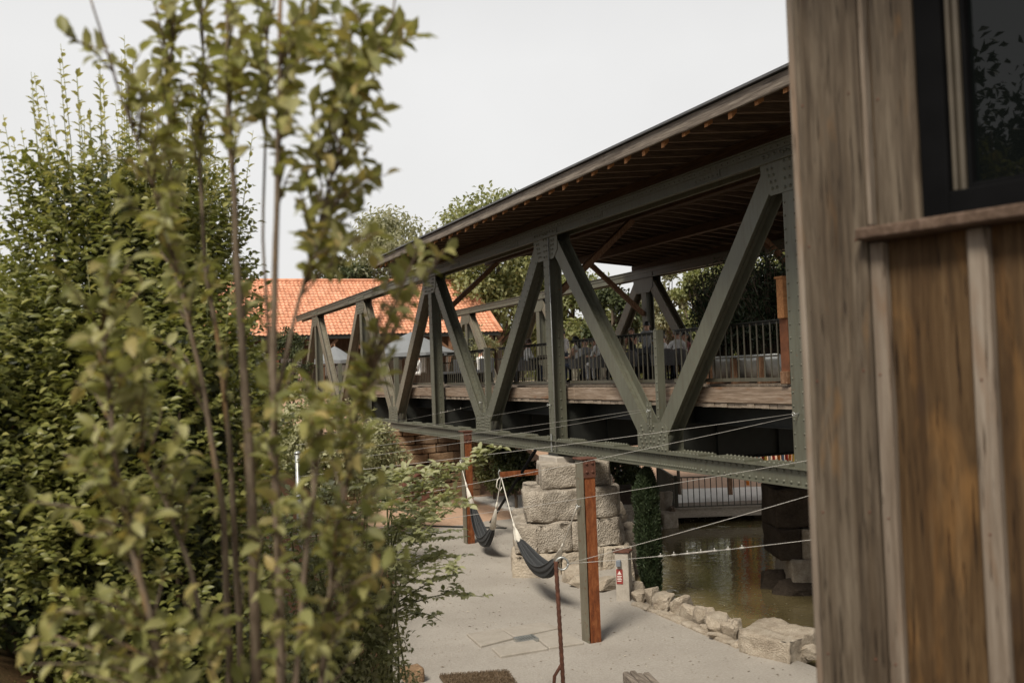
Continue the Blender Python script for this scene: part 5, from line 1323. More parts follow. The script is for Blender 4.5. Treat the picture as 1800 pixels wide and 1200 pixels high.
# ------------------------------------------------------------------ parasols
def parasol(label, px, py_apex, py_edge, d, rpx):
    apex = at_d(px, py_apex, d); e = at_d(px, py_edge, d); r_ = rpx * d / FPX; zb = hz(apex.x, apex.y)
    t = thing('parasol', label, 'parasol', (apex.x, apex.y, zb), 'grey parasols on the terrace')
    mb = MB(); mb.tube([(apex.x, apex.y, zb), (apex.x, apex.y, apex.z + .12)], .035, 8); mb.build('pole', MT['brace'], t)
    mb = MB(); n = 8; vs = [apex]; k = 5
    for j in range(1, k + 1):
        for i in range(n * 2):
            a = math.pi * i / n; u = j / k; q = 1 if i % 2 == 0 else .945
            vs.append(Vector((apex.x + r_ * u * q * math.cos(a), apex.y + r_ * u * q * math.sin(a), apex.z + (e.z - apex.z) * (u ** 1.08) - (.0 if i % 2 == 0 else -.03 * u) - .04 * math.sin(math.pi * u))))
    for i in range(n * 2):                         # a short valance
        a = math.pi * i / n; q = 1 if i % 2 == 0 else .945; vs.append(Vector((apex.x + r_ * q * math.cos(a), apex.y + r_ * q * math.sin(a), e.z - .16)))
    w = n * 2; fs = [(0, 1 + i, 1 + (i + 1) % w) for i in range(w)] + [(1 + j * w + i, 1 + j * w + (i + 1) % w, 1 + (j + 1) * w + (i + 1) % w, 1 + (j + 1) * w + i) for j in range(k) for i in range(w)]
    mb.add(vs, fs); o = mb.build('canopy', mat_plain('parasol_cloth', (.19, .20, .21), .9, 0, .06), t); o.modifiers.new('t', 'SOLIDIFY').thickness = .01
    mb = MB()
    for i in range(n):
        a = 2 * math.pi * i / n; mb.tube([(apex.x, apex.y, apex.z - .05), (apex.x + r_ * .97 * math.cos(a), apex.y + r_ * .97 * math.sin(a), e.z - .02)], .014, 4)
    mb.build('ribs', MT['brace'], t)
parasol('large pale grey parasol behind the left bridge diagonals', 722, 583, 622, 51, 82)
parasol('grey parasol half hidden between the blurred stems', 425, 608, 632, 47, 46)
parasol('small pale parasol behind the leftmost bridge posts', 588, 608, 634, 55, 42)

# ------------------------------------------------------------------ people
skin_m = mat_plain('skin', (.60, .35, .24), .55, 0, .08); hair_ms = {'black': mat_plain('hair_black', (.012, .010, .009), .5), 'brown': mat_plain('hair_brown', (.06, .032, .018), .5), 'blond': mat_plain('hair_blond', (.30, .19, .09), .5), 'cap': mat_plain('red_cap', (.4, .06, .04), .8)}
cloth_cache = {}
def cloth_m(c):
    k = tuple(round(x, 3) for x in c)
    if k not in cloth_cache: cloth_cache[k] = mat_plain('clothing', c, .9, 0, .12, 20)
    return cloth_cache[k]
eye_m = MT['black']
def person(label, pos, yaw, pose='sit', top=(.7, .7, .68), bottom=(.06, .07, .1), hair='black', long_hair=False, sleeves=True, scale=1.0, lean=0.0, arms='table', group='guests on the bridge deck'):
    t = thing('person', label, 'person', tuple(pos), group)
    J = {}
    hipz = .94 if pose == 'stand' else .50
    sy = lean
    def T(z, fwd=0.0, x=0.0): return Vector((x, fwd + sy * max(0, z - hipz), z))
    J['pelvis'] = T(hipz); J['waist'] = T(hipz + .16); J['chest'] = T(hipz + .36); J['neck0'] = T(hipz + .50); J['neck'] = T(hipz + .57, .015); J['head'] = T(hipz + .68, .03); J['crown'] = T(hipz + .79, .02)
    for s, sx in (('l', -1), ('r', 1)):
        J['hip' + s] = T(hipz - .03, 0, sx * .095)
        if pose == 'stand':
            J['knee' + s] = Vector((sx * .10, .03 * sx, .50)); J['ank' + s] = Vector((sx * .10, -.02 + .05 * sx, .085)); J['toe' + s] = J['ank' + s] + Vector((sx * .02, .17, -.055))
        else:
            J['knee' + s] = Vector((sx * .12, .43, .50)); J['ank' + s] = Vector((sx * .12, .40, .085)); J['toe' + s] = J['ank' + s] + Vector((sx * .02, .17, -.055))
        J['sho' + s] = T(hipz + .455, 0, sx * .175)
        S = J['sho' + s]
        if arms == 'down': e, w = S + Vector((sx * .06, -.02, -.28)), S + Vector((sx * .08, .05, -.52))
        elif arms == 'fold': e, w = S + Vector((sx * .07, .04, -.26)), S + Vector((-sx * .05, .22, -.22))
        elif arms == 'chin': e, w = S + Vector((sx * .02, .16, -.22)), S + Vector((-sx * .08, .26, .0))
        else: e, w = S + Vector((sx * .07, .10, -.25)), S + Vector((-sx * .02, .33, -.24))
        J['elb' + s] = e; J['wri' + s] = w
    R_ = {'pelvis': .135, 'waist': .118, 'chest': .135, 'neck0': .085, 'neck': .052, 'head': .090, 'crown': .070}
    for s in 'lr': R_.update({'hip' + s: .10, 'knee' + s: .062, 'ank' + s: .042, 'toe' + s: .034, 'sho' + s: .068, 'elb' + s: .042, 'wri' + s: .029})
    E = [('pelvis', 'waist', 1), ('waist', 'chest', 1), ('chest', 'neck0', 1), ('neck0', 'neck', 0), ('neck', 'head', 0), ('head', 'crown', 0)]
    for s in 'lr': E += [('pelvis', 'hip' + s, 2), ('hip' + s, 'knee' + s, 2), ('knee' + s, 'ank' + s, 2), ('ank' + s, 'toe' + s, 3), ('neck0', 'sho' + s, 1), ('sho' + s, 'elb' + s, 1), ('elb' + s, 'wri' + s, 1 if sleeves == 'long' else 0)]
    if not sleeves: E = [(a, b, 0 if a.startswith('sho') else c) for a, b, c in E]
    names = list(J); me = bpy.data.meshes.new('body'); me.from_pydata([J[k] for k in names], [(names.index(a), names.index(b)) for a, b, _ in E], [])
    tmp = bpy.data.objects.new('tmp', me); COL.objects.link(tmp)
    sk = tmp.modifiers.new('s', 'SKIN'); sk.use_smooth_shade = True; sb = tmp.modifiers.new('u', 'SUBSURF'); sb.levels = 1; sb.render_levels = 1
    sv = me.skin_vertices[0].data
    for i, k in enumerate(names):
        r_ = R_[k]; fx = 1.18 if k in ('pelvis', 'waist', 'chest') else 1; sv[i].radius = (r_ * fx, r_ * (.86 if fx > 1 else 1)); sv[i].use_root = (k == 'pelvis')
    dg = bpy.context.evaluated_depsgraph_get(); me2 = bpy.data.meshes.new_from_object(tmp.evaluated_get(dg)); bpy.data.objects.remove(tmp)
    mb = MB(); vs = [v.co.copy() for v in me2.vertices]; segs = [(J[a], J[b], c) for a, b, c in E]
    fl = [[], [], [], []]
    for p in me2.polygons:
        c = p.center; best = (9, 0)
        for a, b, mi in segs:
            ab = b - a; u = max(0, min(1, (c - a).dot(ab) / ab.length_squared)); dd = (c - a - ab * u).length
            if dd < best[0]: best = (dd, mi)
        fl[best[1]].append(tuple(p.vertices))
    b0 = 0
    for mi in range(4):
        if mi == 0: mb.add(vs, fl[0], 0, True)
        else:
            for f in fl[mi]: mb.f.append(f); mb.m.append(mi); mb.s.append(True)
    bpy.data.meshes.remove(me2)
    for s, sx in (('l', -1), ('r', 1)):           # palm, four bent fingers and a thumb
        w = J['wri' + s]; d = (w - J['elb' + s]).normalized(); sd = d.cross(Vector((0, 0, 1)))
        sd = sd.normalized() if sd.length > .1 else Vector((1, 0, 0)); pl = sd.cross(d)
        mb.tube([w - d * .01, w + d * .04, w + d * .085], [.026, .036, .034], 8)
        for k, ln in enumerate((.066, .075, .070, .055)):
            o = w + d * .08 + sd * (k - 1.5) * .019; mb.tube([o, o + d * ln * .5 - pl * .006, o + d * ln - pl * .025], [.0095, .0088, .0075], 5)
        o = w + d * .03 - sd * sx * .03; mb.tube([o, o + d * .03 - sd * sx * .025, o + d * .062 - sd * sx * .028], [.012, .0105, .0085], 5)
    h = J['head']
    mb.tube([h + Vector((0, .085, .025)), h + Vector((0, .112, -.018)), h + Vector((0, .088, -.03))], [.010, .016, .010], 5)
    for sx in (-1, 1):
        mb.tube([h + Vector((sx * .088, 0, .025)), h + Vector((sx * .096, -.008, -.005)), h + Vector((sx * .086, 0, -.035))], [.012, .016, .010], 5)
        mb.tube([h + Vector((sx * .034, .080, .018)), h + Vector((sx * .034, .087, .018))], [.012, .010], 6, 4)
    mb.tube([h + Vector((-.025, .080, -.055)), h + Vector((0, .088, -.056)), h + Vector((.025, .080, -.055))], [.005, .008, .005], 5, 5)
    rz = Matrix.Rotation(yaw, 3, 'Z'); P0 = Vector(pos)
    mb.v = [tuple(P0 + rz @ (Vector(v) * scale)) for v in mb.v]
    mb.build('body', [skin_m, cloth_m(top), cloth_m(bottom), MT['black'], eye_m, cloth_m((.33, .12, .1))], t)
    hb = MB(); n = 12; k = 7; vv = []
    for i in range(k):
        th = (i / (k - 1)) * 1.75
        for j in range(n):
            a = 2 * math.pi * j / n; fr_ = math.sin(a); thk = th * (1 - .36 * max(0, fr_)) ; rr = .108
            vv.append(h + Vector((0, -.006, .022)) + Vector((rr * .93 * math.sin(thk) * math.cos(a), rr * math.sin(thk) * math.sin(a), rr * 1.16 * math.cos(thk) * (1 if thk < 1.57 else .75))))
    hb.add(vv, [(i * n + j, i * n + (j + 1) % n, (i + 1) * n + (j + 1) % n, (i + 1) * n + j) for i in range(k - 1) for j in range(n)], 0, True)
    if long_hair: hb.tube([h + Vector((0, -.05, .06)), h + Vector((0, -.085, -.05)), h + Vector((0, -.10, -.18)), h + Vector((0, -.095, -.30))], [.07, .085, .08, .04], 9)
    hb.v = [tuple(P0 + rz @ (Vector(v) * scale)) for v in hb.v]
    o = hb.build('hair', hair_ms[hair], t)
    return t
def on_deck(px, d, z=None):
    p = at_d(px, 650, d); return Vector((p.x, p.y, ZD if z is None else z))
W_ = (.80, .79, .77); GRY = (.33, .335, .34); BLK = (.025, .025, .028); NAVY = (.05, .06, .09); PNK = (.55, .36, .33)
# facing: yaw 0 looks along the bridge away from the viewer
PEOPLE = [
 ('seated white shirted man facing right, left of the post above the pier', on_deck(926, 29.5), -1.7, dict(top=W_, sleeves='long', hair='brown', lean=.1)),
 ('standing white shirted man seen from behind, right of the post above the pier', on_deck(992, 33.5), .2, dict(pose='stand', top=W_, sleeves='long', arms='fold', scale=.97)),
 ('seated man with a cap and grey shirt facing the viewer', on_deck(1029, 31), 2.9, dict(top=GRY, hair='cap', lean=.1)),
 ('seated woman with black hair and bare arms, white top, seen from behind', on_deck(1019, 28.4), .5, dict(top=W_, sleeves=False, hair='black', long_hair=True, lean=.12)),
 ('seated woman with long brown hair behind the left leaning diagonal', on_deck(1046, 31.5), 2.6, dict(top=(.45, .3, .2), hair='brown', long_hair=True, lean=.1)),
 ('seated woman in a white dress seen from behind beside the left leaning diagonal', on_deck(1056, 27.6), .3, dict(top=W_, bottom=W_, hair='brown', long_hair=True)),
 ('woman in a black sleeveless top with raised forearm, left of the tall grey shirted man', on_deck(1113, 31.5), 2.2, dict(pose='stand', top=BLK, sleeves=False, hair='brown', long_hair=True, arms='chin', scale=.92)),
 ('tall standing man in a grey shirt with short dark hair by the railing post', on_deck(1140, 30.5), -.5, dict(pose='stand', top=GRY, sleeves='long', hair='black', arms='fold')),
 ('small seated child behind the dark table', on_deck(1093, 32), 2.8, dict(top=(.5, .42, .4), hair='brown', scale=.82)),
 ('seated person with a bare arm, half hidden by the diagonal', on_deck(1083, 32.4), 2.4, dict(top=(.2, .25, .2), sleeves=False, hair='black', arms='chin')),
 ('seated woman in a white top just right of the railing post', on_deck(1173, 29.5), .9, dict(top=W_, hair='brown', lean=.12)),
 ('seated man in a loose white shirt leaning on the table near the right diagonal', on_deck(1193, 26.5), -.5, dict(top=W_, sleeves='long', hair='brown', lean=.25)),
 ('seated woman with black hair facing the viewer near the right diagonal', on_deck(1204, 28.5), 2.8, dict(top=(.3, .12, .1), hair='black', lean=.15)),
 ('seated person right behind the right diagonal with a hand on the table', on_deck(1246, 25.5), .8, dict(top=BLK, sleeves=False, hair='brown', lean=.1)),
 ('seated man in a white shirt beyond the second left diagonal', on_deck(845, 40), -1.2, dict(top=W_, sleeves='long', hair='black')),
 ('seated guest in a white shirt behind the narrow post of the third bay', on_deck(737, 44), 1.2, dict(top=W_, bottom=W_, hair='brown')),
 ('guest in a striped white shirt at the far end of the deck', on_deck(655, 47), 1.4, dict(top=W_, bottom=(.4, .45, .5), hair='black')),
]
tz = lambda p: Vector((p.x, p.y, hz(p.x, p.y)))
PEOPLE += [('child in a pink dress on the terrace seen between blurred stems', tz(at_d(528, 670, 47)), .9, dict(pose='stand', top=PNK, bottom=PNK, hair='blond', long_hair=True, scale=.78, arms='down', group='guests on the terrace')),
           ('guest in a pink shirt and grey trousers left of the thick blurred stem', tz(at_d(462, 680, 46)), 1.5, dict(pose='stand', top=PNK, bottom=GRY, hair='brown', arms='fold', group='guests on the terrace'))]
for lb, pos, yw, kw in PEOPLE: person(lb, pos, yw, **kw)

# tables, chairs and other things on the deck
def deck_table(label, pos, yaw, L=1.7, Wd=.8):
    t = thing('table', label, 'table', (0, 0, 0), 'dark tables on the bridge deck')
    mb = MB(); mb.box((0, 0, .735), (Wd, L, .04), None, 0, .006); mb.build('tabletop', MT['dark_steel'], t)
    for sx in (-1, 1):
        for sy_ in (-1, 1):
            mb = MB(); mb.box((sx * (Wd / 2 - .06), sy_ * (L / 2 - .08), .357), (.06, .06, .714)); mb.build('leg', MT['dark_steel'], t)
    t.location = pos; t.rotation_euler = (0, 0, yaw); return t
t0 = deck_table('dark table of the white shirted man left of the post above the pier', on_deck(945, 29.8), 0)
def copy_thing(t, label, pos, yaw):
    c = copy_tree(t); c['label'] = label; c.location = pos; c.rotation_euler = (0, 0, yaw); return c
copy_thing(t0, 'dark table in front of the capped man', on_deck(1035, 29.4), .2)
copy_thing(t0, 'dark table before the tall grey shirted man', on_deck(1112, 28.8), .1)
copy_thing(t0, 'dark table between the white shirted guests right of the railing post', on_deck(1190, 27.7), .3)
def tub_chair():
    t = thing('tub_chair', 'x', 'chair', (0, 0, 0), 'woven tub chairs on the bridge deck')
    mb = MB(); mb.lathe((0, 0, .40), [(.27, 0), (.28, .03), (.26, .07)], 18); mb.build('seat', mat_plain('chair_cushion', (.33, .32, .31), .9), t)
    mb = MB(); n = 20; vs = []
    for i in range(n + 1):
        a = R(-130 + 260 * i / n) - math.pi / 2; ht = .66 + .16 * math.cos(R(-130 + 260 * i / n)) ** 2
        for rr, z in ((.27, .38), (.31, ht), (.335, ht), (.30, .38)): vs.append((rr * math.cos(a), rr * math.sin(a), z))
    mb.add(vs, [(i * 4 + j, i * 4 + (j + 1) % 4, (i + 1) * 4 + (j + 1) % 4, (i + 1) * 4 + j) for i in range(n) for j in range(4)] + [(0, 1, 2, 3), (n * 4 + 3, n * 4 + 2, n * 4 + 1, n * 4)], 0, False)
    mb.build('backrest', mat_plain('chair_weave', (.16, .155, .15), .9, 0, .3, 60, .4), t)
    for sx in (-1, 1):
        for sy_ in (-1, 1):
            mb = MB(); mb.tube([(sx * .18, sy_ * .18, .40), (sx * .21, sy_ * .21, 0)], .018, 6); mb.build('leg', MT['black'], t)
    return t
ch = tub_chair()
first = True
for lb, px, d, yw in (('woven tub chair under the seated man left of the post above the pier', 926, 29.5, -1.7), ('woven tub chair under the woman with black hair and bare arms', 1019, 28.4, .5), ('woven tub chair under the woman in the white dress', 1056, 27.6, .3),
                      ('woven tub chair under the man in the loose white shirt', 1193, 26.5, -.5), ('empty woven tub chair just right of the post above the pier', 1002, 29, .4), ('empty woven tub chair beside the railing post', 1166, 26.2, -.2),
                      ('woven tub chair under the woman in the white top right of the railing post', 1173, 29.5, .9), ('empty woven tub chair under the dark table before the tall man', 1100, 27.2, .1), ('empty woven tub chair at the left end of the second bay', 905, 31, .3),
                      ('woven tub chair under the capped man', 1029, 31, 2.9), ('woven tub chair under the black haired woman facing the viewer', 1204, 28.5, 2.8), ('woven tub chair under the guest behind the right diagonal', 1246, 25.5, .8)):
    if first: ch['label'] = lb; ch.location = on_deck(px, d); ch.rotation_euler = (0, 0, yw); first = False
    else: copy_thing(ch, lb, on_deck(px, d), yw)
for lb, px, d, w in (('dark high backed bench behind the table of the tall man', 1125, 29.6, 1.4), ('dark high backed bench seen between the bars of the third bay', 800, 38, 1.5), ('dark high backed bench between the third bay diagonal and its railing post', 845, 37, 1.4)):
    p = on_deck(px, d); t = thing('bench', lb, 'bench', tuple(p), 'dark benches on the bridge deck'); bc = MT['cloth']
    mb = MB(); mb.box(p + Vector((0, 0, .42)), (.5, w, .10), None, 0, .02); mb.build('seat', bc, t)
    mb = MB(); mb.box(p + Vector((.24, 0, .55)), (.08, w, .75), None, 0, .02); mb.build('backrest', bc, t)
    mb = MB(); 
    for s_ in (-1, 1): mb.box(p + Vector((0, s_ * (w / 2 - .06), .185)), (.44, .06, .37))
    mb.build('plinth', MT['black'], t)
# zinc trough near the railing
tp = Vector((10.5, 14.35, ZD)); tr = thing('zinc_trough', 'long half round zinc trough on a wooden stand behind the railing at the right', 'trough', tuple(tp))
mb = MB(); n = 16; L = 2.3; vs = []
for y_ in (-L / 2, L / 2):
    for i in range(n + 1):
        a = math.pi + math.pi * i / n; vs.append((tp.x + .36 * math.cos(a), tp.y + y_, tp.z + .46 + .40 * math.sin(a)))
mb.add(vs, [(i, i + 1, n + 1 + i + 1, n + 1 + i) for i in range(n)], 0, True); mb.add(vs[:n + 1], [tuple(range(n + 1))]); mb.add(vs[n + 1:], [tuple(range(n, -1, -1))])
o = mb.build('trough', MT['galv'], tr); o.modifiers.new('t', 'SOLIDIFY').thickness = .01
mb = MB()
for sx in (-1, 1): mb.tube([(tp.x + sx * .37, tp.y - L / 2 - .02, tp.z + .465), (tp.x + sx * .37, tp.y + L / 2 + .02, tp.z + .465)], .022, 7)
mb.build('rim', MT['galv'], tr)
for y_ in (-.75, .0, .75):
    mb = MB(); mb.box((tp.x - .42, tp.y + y_, tp.z + .22), (.06, .12, .44)); mb.box((tp.x + .42, tp.y + y_, tp.z + .22), (.06, .12, .44)); mb.box((tp.x, tp.y + y_, tp.z + .03), (.8, .1, .05)); mb.build('stand', MT['brace'], tr)
# dark tall plants in planters behind it
def planter(label, px, d, h, rx, n, seed):
    p = on_deck(px, d); g = np.random.default_rng(seed); t = thing('potted_plant', label, 'plant', tuple(p), 'tall dark potted plants on the deck')
    mb = MB(); mb.box(p + Vector((0, 0, .22)), (.55, .55, .44), None, 0, .015); mb.build('planter', MT['black'], t)
    P = []; D = []; Nn = []; st = MB()
    for i in range(n // 16):
        a = g.uniform(0, 6.28); r_ = rx * g.random() ** .6; tip = np.array([p.x + r_ * math.cos(a), p.y + r_ * math.sin(a), p.z + .44 + h * (.35 + .65 * g.random()) * (1 - .3 * r_ / rx)])
        o = np.array([p.x + .15 * math.cos(a), p.y + .15 * math.sin(a), p.z + .4]); m_ = (o + tip) / 2 + [.0, .0, .25]
        st.tube([o, m_, tip], [.012, .008, .003], 4)
        for k in range(16):
            u = .25 + .75 * k / 16; q = o * (1 - u) ** 2 + m_ * 2 * u * (1 - u) + tip * u ** 2; P.append(q + g.normal(size=3) * .05); D.append(g.normal(size=3) + [0, 0, .3]); Nn.append(g.normal(size=3) + [0, 0, 1])
    foliage('foliage', MT['leaf_cypress'], P, D, Nn, .13 * (.6 + .7 * g.random(len(P))), .036, t); st.build('stems', MT['trunk'], t)
planter('tall dark potted plant behind the trough, left one by the right diagonal', 1272, 20.2, 2.3, .75, 4600, 61)
planter('tallest dark potted plant right behind the zinc trough', 1318, 18.6, 2.3, .75, 5000, 62)
planter('dark potted plant behind the trough beside the rusty column', 1362, 17.6, 2.2, .7, 4600, 63)
planter('low dark potted plant behind the near end of the trough', 1400, 18.8, 2.1, .7, 5000, 64)
# rusty steel column lantern at the right
p = at_d(1382, 560, 15.4); cp = Vector((p.x, p.y, ZD)); cl_ = thing('steel_column', 'rust coloured steel column with a flared box head behind the rightmost bridge post', 'column', tuple(cp))
ztop_ = at_d(1382, 490, 15.4).z
mb = MB(); mb.box((cp.x + .04, cp.y, (ZD + ztop_ - .05) / 2), (.20, .20, ztop_ - .05 - ZD), None, 0, .006); mb.build('shaft', MT['corten'], cl_)
mb = MB(); mb.box((cp.x - .085, cp.y - .03, ztop_ - .30), (.085, .16, .62), None, 0, .008); mb.box((cp.x - .085, cp.y - .03, ztop_ + .02), (.13, .2, .035), None, 0, .006); mb.build('head', MT['fresh'], cl_)
mb = MB(); mb.box((cp.x - .05, cp.y - .02, ZD + .1), (.14, .16, .2), None, 0, .01); mb.build('foot_box', MT['brace'], cl_)
p = at_d(1359, 560, 14.9); mb = MB(); mb.box((9.83, p.y, 4.9), (.04, .05, .16)); mb.box((9.83, p.y, 4.84), (.1, .06, .03)); tag(mb.build('rail_clamp', MT['rust_dark']), 'small rusty clamp on the hand rail left of the rightmost post', 'clamp')

# ------------------------------------------------------------------ board and batten cabin close at the right
K = 1.4
CP = Vector((1.48 * K, 1.87 * K, 0)); CD = Vector((math.sin(R(15)), -math.cos(R(15)), 0)); CN = Vector((-math.cos(R(15)), -math.sin(R(15)), 0))
CZ0, CZ1 = 1.9, 6.3
cab = thing('wooden_cabin', 'weathered board and batten wooden cabin with a black framed window close at the right edge', 'cabin', (CP.x, CP.y, CZ0))
rotw = Matrix((CD, -CN, _Z)).transposed()           # local x along the wall, y into the cabin
def wall_t(px, py):
    v = ray(px, py); # intersect the wall plane
    k = (CP - Vector((EYE.x, EYE.y, 0))).dot(CN) / v.dot(CN); h_ = EYE + v * k; return (h_ - CP).dot(CD), h_.z
def wbox(mb, t0_, t1_, out0, out1, z0, z1, bev=.004):
    c = CP + CD * ((t0_ + t1_) / 2) + CN * ((out0 + out1) / 2); c.z = (z0 + z1) / 2
    mb.box(c, (t1_ - t0_, out1 - out0, z1 - z0), rotw, 0, bev)
tcorner = 0.0
t_s0 = wall_t(1414, 600)[0]; t_a = wall_t(1429, 600)[0]; t_b = wall_t(1541, 600)[0]; t_c = wall_t(1568, 600)[0]; t_d = wall_t(1715, 600)[0]; t_e = wall_t(1751, 600)[0]
zs = wall_t(1540, 408)[1]; t_w0 = wall_t(1612, 200)[0]
print('CABIN', t_a, t_b, t_c, t_d, t_e, zs, t_w0)
mb = MB(); wbox(mb, t_s0 + .01, 4.2, -.12, -.02, CZ0, zs, 0); wbox(mb, t_s0 + .01, t_w0 + .02, -.12, -.02, zs, CZ1, 0); wbox(mb, t_w0 + 1.3, 4.2, -.12, -.02, zs, CZ1, 0); wbox(mb, t_w0 + .02, t_w0 + 1.3, -.12, -.02, CZ1 - .25, CZ1, 0)
mb.build('wall', MT['cabin_warm'], cab)
mb = MB(); wbox(mb, t_s0, t_a - .002, -.06, .022, CZ0, CZ1, .006); mb.build('corner_strip', MT['batten'], cab)
mb = MB(); wbox(mb, t_a, t_b, -.02, .035, CZ0, CZ1, .008); mb.build('corner_board', MT['cabin'], cab)
mb = MB(); wbox(mb, t_b - .002, t_b + .012, -.02, .018, zs + .02, CZ1, .003); mb.build('worn_edge', MT['batten'], cab)
mb = MB(); wbox(mb, t_b + .003, t_c, -.02, .025, CZ0, zs - .03, .006); mb.build('batten', MT['batten'], cab)
def bowed(t0_, t1_, out, z0, z1, mat, name, seed):
    bm = bmesh.new(); n = 40; m_ = 6; g0 = []
    for i in range(n + 1):
        z = z0 + (z1 - z0) * i / n; row = []
        for j in range(m_ + 1):
            t_ = t0_ + (t1_ - t0_) * j / m_; o = out + .006 * noise.noise((t_ * 9, z * 1.2, seed)) + .003 * noise.noise((t_ * 30, z * 3, seed))
            q = CP + CD * (t_ + .004 * noise.noise((z * 1.5, seed, j // 6))) + CN * o; row.append(bm.verts.new((q.x, q.y, z)))
        g0.append(row)
    for i in range(n):
        for j in range(m_): bm.faces.new((g0[i][j], g0[i][j + 1], g0[i + 1][j + 1], g0[i + 1][j]))
    r_ = bmesh.ops.extrude_face_region(bm, geom=bm.faces[:])
    for v in r_['geom']:
        if isinstance(v, bmesh.types.BMVert): v.co -= CN * .018
    return from_bm(name, bm, mat, cab)
bowed(t_c + .004, t_d - .004, .0, CZ0, zs - .03, MT['cabin_warm'], 'board', 3)
bowed(t_e + .004, t_e + .30, .0, CZ0, zs - .03, MT['cabin_warm'], 'board', 5)
mb = MB(); wbox(mb, t_d, t_e, -.02, .028, CZ0, zs - .03, .006); mb.build('batten', MT['batten'], cab)
mb = MB(); wbox(mb, t_e + .305, t_e + .36, -.02, .028, CZ0, zs - .03, .006); mb.build('batten', MT['batten'], cab)
bowed(t_e + .365, t_e + .62, .0, CZ0, CZ1, MT['cabin_warm'], 'board', 8)
mb = MB(); wbox(mb, t_b + .03, t_w0, -.02, .012, zs + .012, CZ1, .005); tr_ = mb.build('window_trim', MT['cabin'], cab)
tw1 = t_w0 + 1.3; ztw = CZ1 - .5
mb = MB(); wbox(mb, t_b - .004, tw1 + .1, -.02, .085, zs - .028, zs + .008, .006); mb.build('sill', mat_wood('dark_sill', (.05, .03, .022), (.10, .065, .045), (.16, .11, .085), (3, 16, 16)), cab)
t_g = wall_t(1692, 250)[0]; zg = wall_t(1700, 318)[1]; t_s = wall_t(1662, 250)[0]
mb = MB()
for a_, b_, c_, d_ in ((t_w0 + .002, t_s, zs + .010, CZ1 - .2), (t_s, tw1, zs + .010, zg - .02)): wbox(mb, a_, b_, -.05, .0, c_, d_, .004)
win = mb.build('window', MT['black'], cab)
mb = MB(); wbox(mb, t_s + .002, t_s + .014, -.06, -.022, zg - .018, CZ1 - .2, .003); wbox(mb, t_s + .02, t_s + .034, -.066, -.03, zg - .018, CZ1 - .2, .003); mb.build('sash', MT['sash'], win)
mb = MB(); wbox(mb, t_s + .036, t_g, -.075, -.04, zg - .018, CZ1 - .2, .003); wbox(mb, t_g, tw1, -.075, -.04, zg - .018, zg, .003); mb.build('inner_frame', MT['black'], win)
m, nt, b, _ = newmat('window_glass'); b.inputs['Base Color'].default_value = (.004, .005, .005, 1); b.inputs['Roughness'].default_value = .015; b.inputs['IOR'].default_value = 1.38
mb = MB(); wbox(mb, t_g + .001, tw1, -.09, -.066, zg - .01, CZ1 - .2, 0); mb.build('pane', m, win)
zz = CZ0 + .15
while zz < CZ1 - .1:
    for tt, oo in ((t_a + .03, .035), (t_b - .03, .035), ((t_b + t_c) / 2, .025), ((t_d + t_e) / 2, .028), (t_b + .05, .012)):
        if (oo in (.025, .028) and zz > zs - .06) or (oo == .012 and zz < zs + .05): continue
        q = CP + CD * (tt + rng.uniform(-.004, .004)) + CN * oo; mb = MB(); mb.rivet((q.x, q.y, zz + rng.uniform(-.02, .02)), CN, .0028); mb.build('nail_head', MT['rust_dark'], cab)
    zz += .42
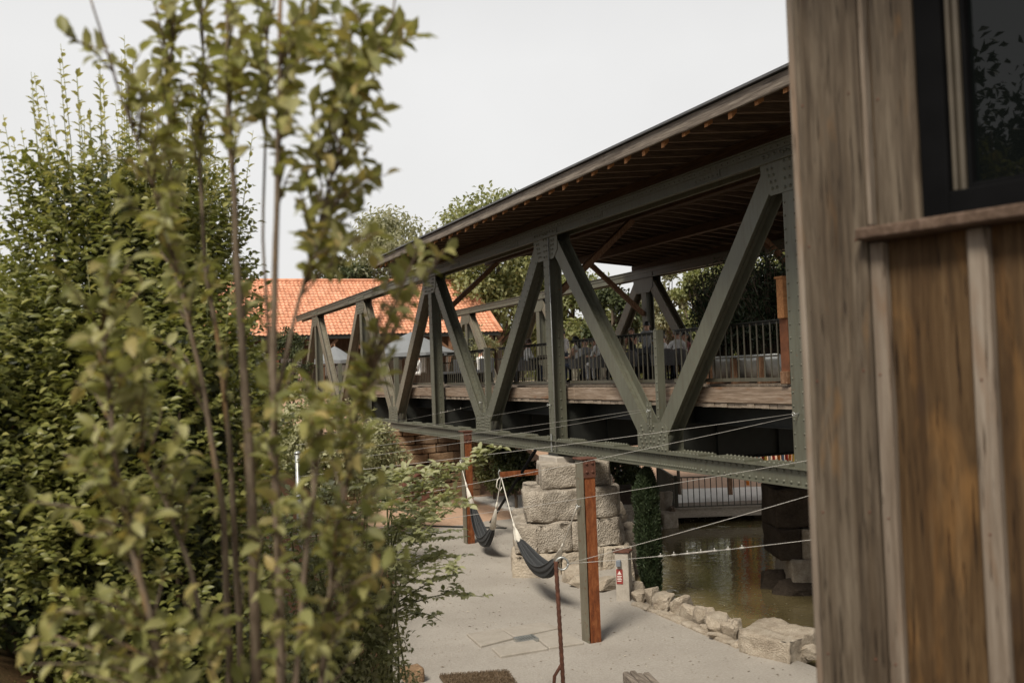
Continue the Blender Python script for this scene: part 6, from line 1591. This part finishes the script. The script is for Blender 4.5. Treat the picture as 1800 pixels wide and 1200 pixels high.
# the cabin's other walls, floor and roof
dep = 4.6
def cbox(name, mat, a0, a1, b0, b1, z0, z1):
    mb = MB(); c = CP + CD * ((a0 + a1) / 2) - CN * ((b0 + b1) / 2); c.z = (z0 + z1) / 2; mb.box(c, (a1 - a0, b1 - b0, z1 - z0), rotw); return mb.build(name, mat, cab)
cbox('end_wall', MT['cabin'], t_s0 + .012, t_s0 + .08, .13, dep, CZ0, CZ1); cbox('end_wall', MT['cabin'], 4.1, 4.2, .13, dep, CZ0, CZ1); cbox('rear_wall', MT['cabin'], t_s0 + .012, 4.2, dep + .002, dep + .1, CZ0, CZ1)
cbox('floor', MT['decking'], -.0, 4.3, -.1, dep + .2, CZ0 - .2, CZ0 - .003); cbox('roof', MT['metal_trim'], -.45, 4.4, -.75, dep + .3, CZ1 + .003, CZ1 + .15)
for a_ in (.2, 4.0):
    for b_ in (.2, dep - .2):
        c = CP + CD * a_ - CN * b_; g_ = hz(c.x, c.y); mb = MB(); mb.box((c.x, c.y, (g_ + CZ0 - .2) / 2 - .1), (.2, .2, CZ0 - .2 - g_ + .2)); mb.build('stilt', MT['brace'], cab)

# ------------------------------------------------------------------ sky and sun: thin bright overcast
w = bpy.data.worlds.new('World'); scene.world = w; w.use_nodes = True; nt = w.node_tree; nt.nodes.clear()
out = nt.nodes.new('ShaderNodeOutputWorld'); bg = nt.nodes.new('ShaderNodeBackground'); nt.links.new(bg.outputs[0], out.inputs[0])
SUN_EL, SUN_AZ = R(50), R(228)                     # azimuth clockwise from +Y: the light comes over the viewer's left shoulder
sky = nt.nodes.new('ShaderNodeTexSky'); sky.sky_type = 'NISHITA'; sky.sun_disc = False; sky.sun_elevation = SUN_EL; sky.sun_rotation = SUN_AZ; sky.dust_density = 4
tc = nt.nodes.new('ShaderNodeTexCoord')
cn = tex(nt, tc.outputs['Generated'], 1.6, 5, .55)
cloud = ramp(nt, cn, [(.3, (8.3, 8.2, 8.02)), (.7, (9.4, 9.32, 9.16))])
sx = nt.nodes.new('ShaderNodeSeparateXYZ'); nt.links.new(tc.outputs['Generated'], sx.inputs[0])
overhead_dim = ramp(nt, sx.outputs[2], [(.30, (1, 1, 1)), (.62, (.66, .66, .67)), (1, (.50, .51, .53))])   # white near the horizon, dimmed overhead out of view to deepen contrast
cloud = mix(nt, 1.0, cloud, overhead_dim, 'MULTIPLY')
c = mix(nt, .92, sky.outputs[0], cloud)
nt.links.new(c, bg.inputs[0]); bg.inputs[1].default_value = .1
sd = bpy.data.lights.new('sun', 'SUN'); sd.energy = 4.2; sd.angle = R(16); sd.color = (1, .93, .80)
so = bpy.data.objects.new('sun', sd); COL.objects.link(so)
dv = Vector((math.sin(SUN_AZ) * math.cos(SUN_EL), math.cos(SUN_AZ) * math.cos(SUN_EL), math.sin(SUN_EL)))
so.rotation_euler = dv.to_track_quat('Z', 'Y').to_euler()
so.location = (-20, -20, 30)
vs_ = scene.view_settings; vs_.view_transform = 'Standard'; vs_.look = 'None'; vs_.exposure = 0; vs_.gamma = 1; vs_.use_curve_mapping = False
